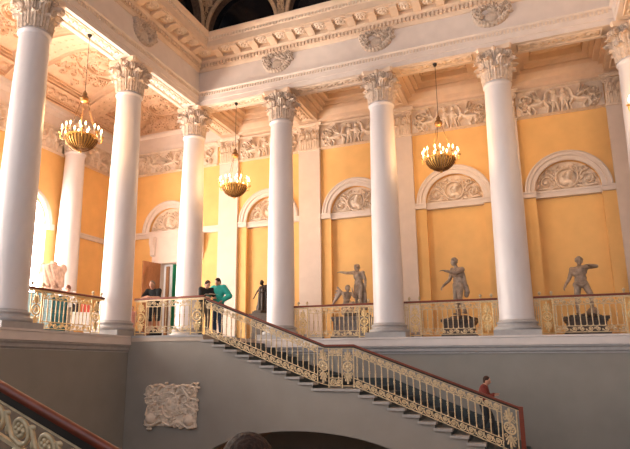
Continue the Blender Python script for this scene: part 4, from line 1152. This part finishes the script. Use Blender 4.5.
wob = lambda i, e: (ring[i][0]*(1 + e*.02*math.sin(i*1.7)), ring[i][1]*(1 + e*.05*math.sin(i*2.3)))
b.rings([[wob(i, 0) + (.785,) for i in range(len(ring))], [wob(i, .5) + (.6,) for i in range(len(ring))], [wob(i, 1) + (.25,) for i in range(len(ring))]], close=True)
b.add([r + (.785,) for r in ring], [tuple(range(len(ring)))]); b.build('tablecloth', 'whitecloth', t, smooth=60)
for i, (dx, dy, m, hh, lb) in enumerate([(-.45, 0, 'black', .34, 'black picture stand on the white souvenir table, nearest the visitor'), (-.08, .02, 'red', .30, 'red picture stand in the middle of the white souvenir table'), (.34, 0, 'black', .38, 'tall black picture stand on the white souvenir table')]):
    q = thing('picture_stand', lb, 'stand', (-1.70 + dx*math.cos(.78) - dy*math.sin(.78), -3.10 + dx*math.sin(.78) + dy*math.cos(.78), .787), .78)
    MB().box(-.14, .14, -.01, .01, .01, hh).build('board', m, q); MB().prism([(-.0, 0), (.12, 0), (.0, hh*.8)], -.02, .02, lambda a, y, z: (y, a, z)).build('strut', 'darkmetal', q)
# bag at the man's feet
t = thing('bag', 'black bag lying by the feet of the man at the railing', 'bag', (1.18, -3.52, 0), .2)
b = MB().ell((0, 0, .09), (.17, .12, .10)).ell((.1, .02, .07), (.12, .1, .07)); remesh('sack', b, 'black', t, .014, 2)
MB().tube([(-.12, 0, .15), (-.06, 0, .22), (.05, 0, .22), (.1, 0, .14)], .012, 6).build('strap', 'black', t)

# ---------------------------------------------------------------- statues and pedestals
def blockped(label, x, y, w, d, h, m, rz=0, tall=False):
    t = thing('pedestal', label, 'pedestal', (x, y, 0), rz)
    MB().box(-w/2 - .08, w/2 + .08, -d/2 - .08, d/2 + .08, 0, .14).box(-w/2 - .04, w/2 + .04, -d/2 - .04, d/2 + .04, .14, .2).build('plinth', m, t)
    MB().box(-w/2, w/2, -d/2, d/2, .2, h - .14).build('die', m, t)
    MB().box(-w/2 - .04, w/2 + .04, -d/2 - .04, d/2 + .04, h - .14, h - .08).box(-w/2 - .08, w/2 + .08, -d/2 - .08, d/2 + .08, h - .08, h).build('cap', m, t)
    return t
def rock(mb, w, d, h, seed):
    r = random.Random(seed)
    for q in range(9): mb.ell((r.uniform(-w, w)*.36, r.uniform(-d, d)*.36, r.uniform(.0, h*.5)), (w*.3*r.uniform(.7, 1.2), d*.3*r.uniform(.7, 1.2), h*.5*r.uniform(.7, 1.1)), nu=9, nv=6)
    mb.box(-w/2, w/2, -d/2, d/2, 0, h*.35)
SY = 1.75
def curls(mb, P, seed, n=44, r=.034):
    rnd = random.Random(seed); k = P['k']; hb = P['hb']
    for q in range(n):
        a, e = rnd.uniform(-PI, PI), rnd.uniform(-.5, 1.5); d = V(math.cos(a)*math.cos(e), math.sin(a)*math.cos(e), math.sin(e))
        if d.x > .45 and d.z < .35: continue
        mb.ell(P['head'] + hb @ V(-.018 + d.x*.09, d.y*.085, .03 + d.z*.10)*k, (r*k*rnd.uniform(.8, 1.3),)*3, nu=8, nv=6)
    for sg in (-1, 1): mb.ell(P['head'] + hb @ V(.075, sg*.03, .035)*k, (.022*k, .026*k, .010*k), hb)
    mb.ell(P['head'] + hb @ V(.072, 0, -.065)*k, (.024*k, .03*k, .012*k), hb)
def drape(mb, pts, r0, r1): 
    for a, c in zip(pts[:-1], pts[1:]): mb.cap(a, c, r0, r1)
# gesturing statue (third bay)
blockped('low dark pedestal under the gesturing statue', 9.05, SY, .88, .80, .62, 'pedestal')
t = thing('statue', 'standing male statue gesturing with one raised arm, fur over his hip', 'statue', (9.08, SY, .62), yaw_to((-.62, -.78)))
b = MB(); rock(b, .84, .7, .15, 3); remesh('rock_base', b, 'pedestal', t, .03, 2)
P = pose(1.80, head=(.09,-.04,1.66), neck=(.02,0,1.50), look=(1,-.6,-.1), shl=(0,.19,1.41), shr=(.02,-.19,1.44), ell=(.24,.16,1.28), hal=(.50,-.02,1.36), elr=(.06,-.30,1.14), har=(.30,-.34,.94), knl=(.17,.20,.52), anl=(.06,.28,.10), knr=(.02,-.13,.50), anr=(-.04,-.15,.10))
for a in P:
    if isinstance(P[a], Vector) and a not in ('ft', 'fl', 'fr', 'look'): P[a] = P[a] + V(0, 0, .14)
P['curl'] = .7; P['mu'] = 1.32
b = body_prims(P); curls(b, P, 1); remesh('figure', b, 'statue', t, .014, 2)
b = MB(); drape(b, [V(-.06, .14, 1.22), V(-.10, .22, 1.05), V(-.10, .26, .88), V(-.08, .24, .76)], .085, .075); b.cap(V(-.08, .16, 1.5), V(-.1, .2, 1.1), .05, .07); remesh('fur_drape', b, 'statue', t, .018, 2)
b = MB(); b.cap(V(-.12, -.2, .1), V(-.13, -.2, .55), .09, .07); remesh('tree_stump', b, 'statue', t, .018, 2)
# wide-legged statue (fourth bay)
blockped('low dark pedestal under the wide-legged statue', 12.62, SY, 1.02, .85, .60, 'pedestal')
t = thing('statue', 'wide-legged male statue with one forearm raised across his shoulder', 'statue', (12.60, SY, .60), -PI/2 - .1)
b = MB(); rock(b, 1.0, .75, .13, 5); remesh('rock_base', b, 'pedestal', t, .03, 2)
P = pose(1.74, head=(.06,.02,1.60), look=(1,.3,-.05), shl=(.02,.20,1.43), shr=(-.02,-.20,1.38), ell=(.10,.46,1.42), hal=(.27,.27,1.45), elr=(-.04,-.31,1.10), har=(.10,-.42,.90), pel=(0,-.02,.94), knl=(.14,.24,.56), anl=(.05,.22,.16), knr=(.04,-.14,.50), anr=(0,-.16,.10))
for a in P:
    if isinstance(P[a], Vector) and a not in ('ft', 'fl', 'fr', 'look'): P[a] = P[a] + V(0, 0, .06)
P['curl'] = .8; P['mu'] = 1.32
b = body_prims(P); curls(b, P, 2); remesh('figure', b, 'statue', t, .014, 2)
b = MB(); b.ell((.05, .24, .14), (.22, .16, .16)); b.ell((-.05, .2, .08), (.2, .2, .14)); remesh('boulder', b, 'statue', t, .02, 2)
b = MB(); drape(b, [V(.1, -.1, 1.0), V(.12, .02, .93), V(.1, .12, .98)], .07, .06); remesh('loincloth', b, 'statue', t, .016, 2)
# pointing statue group (second bay)
blockped('grey stepped pedestal under the pointing statue group', 5.55, SY, 1.15, .9, .80, 'pedgrey')
t = thing('statue', 'standing male statue stretching one arm out level, beside a crouching figure', 'statue', (5.72, SY, .80), -PI/2 - .35)
b = MB(); rock(b, .8, .6, .22, 8); remesh('rock_base', b, 'pedestal', t, .03, 2)
P = pose(1.66, head=(.07,-.02,1.60), look=(1,-.5,-.25), shl=(0,.19,1.42), shr=(.02,-.19,1.46), elr=(.10,-.46,1.47), har=(.12,-.72,1.53), ell=(-.02,.28,1.16), hal=(.05,.33,.92), knl=(.06,.10,.5), anr=(-.02,-.10,.10))
for a in P:
    if isinstance(P[a], Vector) and a not in ('ft', 'fl', 'fr', 'look'): P[a] = P[a] + V(0, .06, .16)
P['mu'] = 1.28; P['curl'] = .5; P['hdr'] = V(.05, -1, .1)
b = body_prims(P); curls(b, P, 3); remesh('figure', b, 'statue', t, .014, 2)
b = MB(); drape(b, [V(-.05, .1, 1.15), V(.06, .1, .98), V(.08, .05, .8)], .08, .07); b.cap(V(-.1, .2, 1.1), V(-.12, .22, .3), .07, .09); remesh('hanging_cloak', b, 'statue', t, .018, 2)
t2 = thing('statue', 'crouching stone figure with pale wing below the outstretched arm', 'statue', (5.36, SY - .14, .83), -PI/2 + .7)
P = pose(1.55, head=(.17,0,1.05), neck=(.10,0,.93), chest=(.05,0,.78), waist=(0,0,.60), pel=(-.04,0,.45), shl=(.08,.16,.88), shr=(.08,-.16,.88), ell=(.26,.22,.72), hal=(.34,.12,.94), elr=(.24,-.2,.68), har=(.36,-.08,.6),
         hil=(-.04,.09,.43), hir=(-.04,-.09,.43), knl=(.34,.14,.50), anl=(.24,.14,.10), knr=(.30,-.12,.20), anr=(-.10,-.12,.12), look=(1,0,.15))
b = body_prims(P); b.ell((-.02, 0, .2), (.22, .2, .2)); curls(b, P, 4); remesh('figure', b, 'statue', t2, .014, 2)
b = MB()
for q in range(6): b.cap(V(-.08, -.12 - .01*q, .80 + .0*q), V(-.30 - .03*q, -.20 - .03*q, 1.02 - .12*q), .055, .035)
remesh('wing', b, 'statuewing', t2, .016, 2)
# bronze draped statue (first bay)
blockped('tall dark pedestal under the bronze draped statue', 2.12, SY, .60, .60, 1.02, 'pedestal')
t = thing('statue', 'dark bronze draped statue leaning forward beside a column', 'statue', (2.12, SY, 1.02), -PI/2 - .5)
P = pose(1.25, head=(.10,-.02,1.60), look=(1,-.4,-.2), shr=(.04,-.19,1.40), elr=(.14,-.36,1.16), har=(.20,-.50,.92), ell=(.1,.26,1.16), hal=(.22,.1,1.1))
b = body_prims(P); curls(b, P, 5, 24, .03); remesh('figure', b, 'bronze', t, .012, 2)
b = MB()
for q in range(7):
    a = q*2*PI/7; b.cap(V(.02 + .10*math.cos(a), .10*math.sin(a), .92)*1.0, V(.02 + .17*math.cos(a), .17*math.sin(a), .10), .055, .06)
b.cap(V(0, 0, .95), V(0, 0, .1), .12, .16); drape(b, [V(.0, .12, 1.0), V(.10, .0, .85), V(.06, -.12, .75)], .07, .06); b.cap(V(-.05, .14, 1.0), V(-.1, .16, .3), .09, .1)
remesh('robe', b, 'bronze', t, .016, 2)
b = MB(); b.box(-.3, .3, -.28, .28, 0, .10); b.ell((.05, -.22, .2), (.09, .09, .2)); b.box(-.24, .24, -.24, .24, .1, .14); remesh('base', b, 'bronze', t, .016, 1)
# pale sculpture in the window gallery
blockped('tall pale pedestal under the weathered torso in the window gallery', -3.0, -3.45, .70, .70, 1.50, 'white', .7)
t = thing('statue', 'pale pinkish carved torso on a pedestal near the tall window', 'statue', (-3.0, -3.45, 1.50), -.75)
b = MB(); rr = random.Random(4)
b.ell((0, 0, .36), (.24, .33, .40)); b.ell((.02, -.04, .70), (.24, .36, .20)); b.ell((.04, .30, .74), (.15, .14, .17)); b.ell((.02, -.30, .70), (.17, .16, .22)); b.ell((0, 0, .05), (.30, .38, .10)); b.ell((.0, .02, .90), (.12, .13, .10))
for q in range(22):
    a = rr.uniform(-1.5, 1.5); e = rr.uniform(.3, .8); b.cap(V(.25*math.cos(a), .36*math.sin(a), .80), V(.27*math.cos(a + e), .35*math.sin(a + e), rr.uniform(.1, .4)), .04, .05)
remesh('torso', b, 'marble', t, .02, 1)

# ---------------------------------------------------------------- light
W = bpy.data.worlds.new('World'); bpy.context.scene.world = W; W.use_nodes = True
nt = W.node_tree; bg = nt.nodes['Background']
tc = nt.nodes.new('ShaderNodeTexCoord'); dt = nt.nodes.new('ShaderNodeVectorMath'); dt.operation = 'DOT_PRODUCT'
dv = Vector((-.22, -.90, .32)).normalized(); dt.inputs[1].default_value = dv
nt.links.new(tc.outputs['Generated'], dt.inputs[0])
mr = nt.nodes.new('ShaderNodeMapRange'); mr.inputs['From Min'].default_value = .35; mr.inputs['From Max'].default_value = 1.0
mr.inputs['To Min'].default_value = .40; mr.inputs['To Max'].default_value = 1.65; mr.interpolation_type = 'SMOOTHSTEP'
nt.links.new(dt.outputs['Value'], mr.inputs['Value']); nt.links.new(mr.outputs['Result'], bg.inputs['Strength'])
bg.inputs['Color'].default_value = (.86, .92, 1.0, 1)
def area(name, loc, rot, sx, sy, e, col):
    l = bpy.data.lights.new(name, 'AREA'); l.shape = 'RECTANGLE'; l.size = sx; l.size_y = sy; l.energy = e; l.color = col
    o = bpy.data.objects.new(name, l); C.objects.link(o); o.location = loc; o.rotation_euler = rot; return o
area('vestibule_daylight', (-4.6, YB + 1.7, 4.2), (0, 0, 0), 2.0, 2.0, 60, (1, .95, .9))

# ---------------------------------------------------------------- camera
cam = bpy.data.cameras.new('Camera'); co = bpy.data.objects.new('Camera', cam); C.objects.link(co)
bpy.context.scene.camera = co
px, py, pz, yaw, pitch, roll, f, ppx, ppy = 11.3440, -17.5704, -.7871, .4132, .2191, .0027, 580.55, 282.07, 235.42
fwd = Vector((-math.sin(yaw)*math.cos(pitch), math.cos(yaw)*math.cos(pitch), math.sin(pitch)))
r = fwd.cross(Vector((0, 0, 1))).normalized(); u = r.cross(fwd)
r2 = r*math.cos(roll) + u*math.sin(roll); u2 = u*math.cos(roll) - r*math.sin(roll)
M = Matrix((r2, u2, -fwd)).transposed().to_4x4(); M.translation = (px, py, pz); co.matrix_world = M
cam.sensor_fit = 'HORIZONTAL'; cam.sensor_width = 36; cam.lens = 36*f/630
cam.shift_x = (315 - ppx)/630; cam.shift_y = (ppy - 224.5)/630
cam.clip_start = .05; cam.clip_end = 200
vs = bpy.context.scene.view_settings
vs.view_transform = 'Standard'; vs.look = 'None'; vs.gamma = 1; vs.use_curve_mapping = False; vs.exposure = -.2
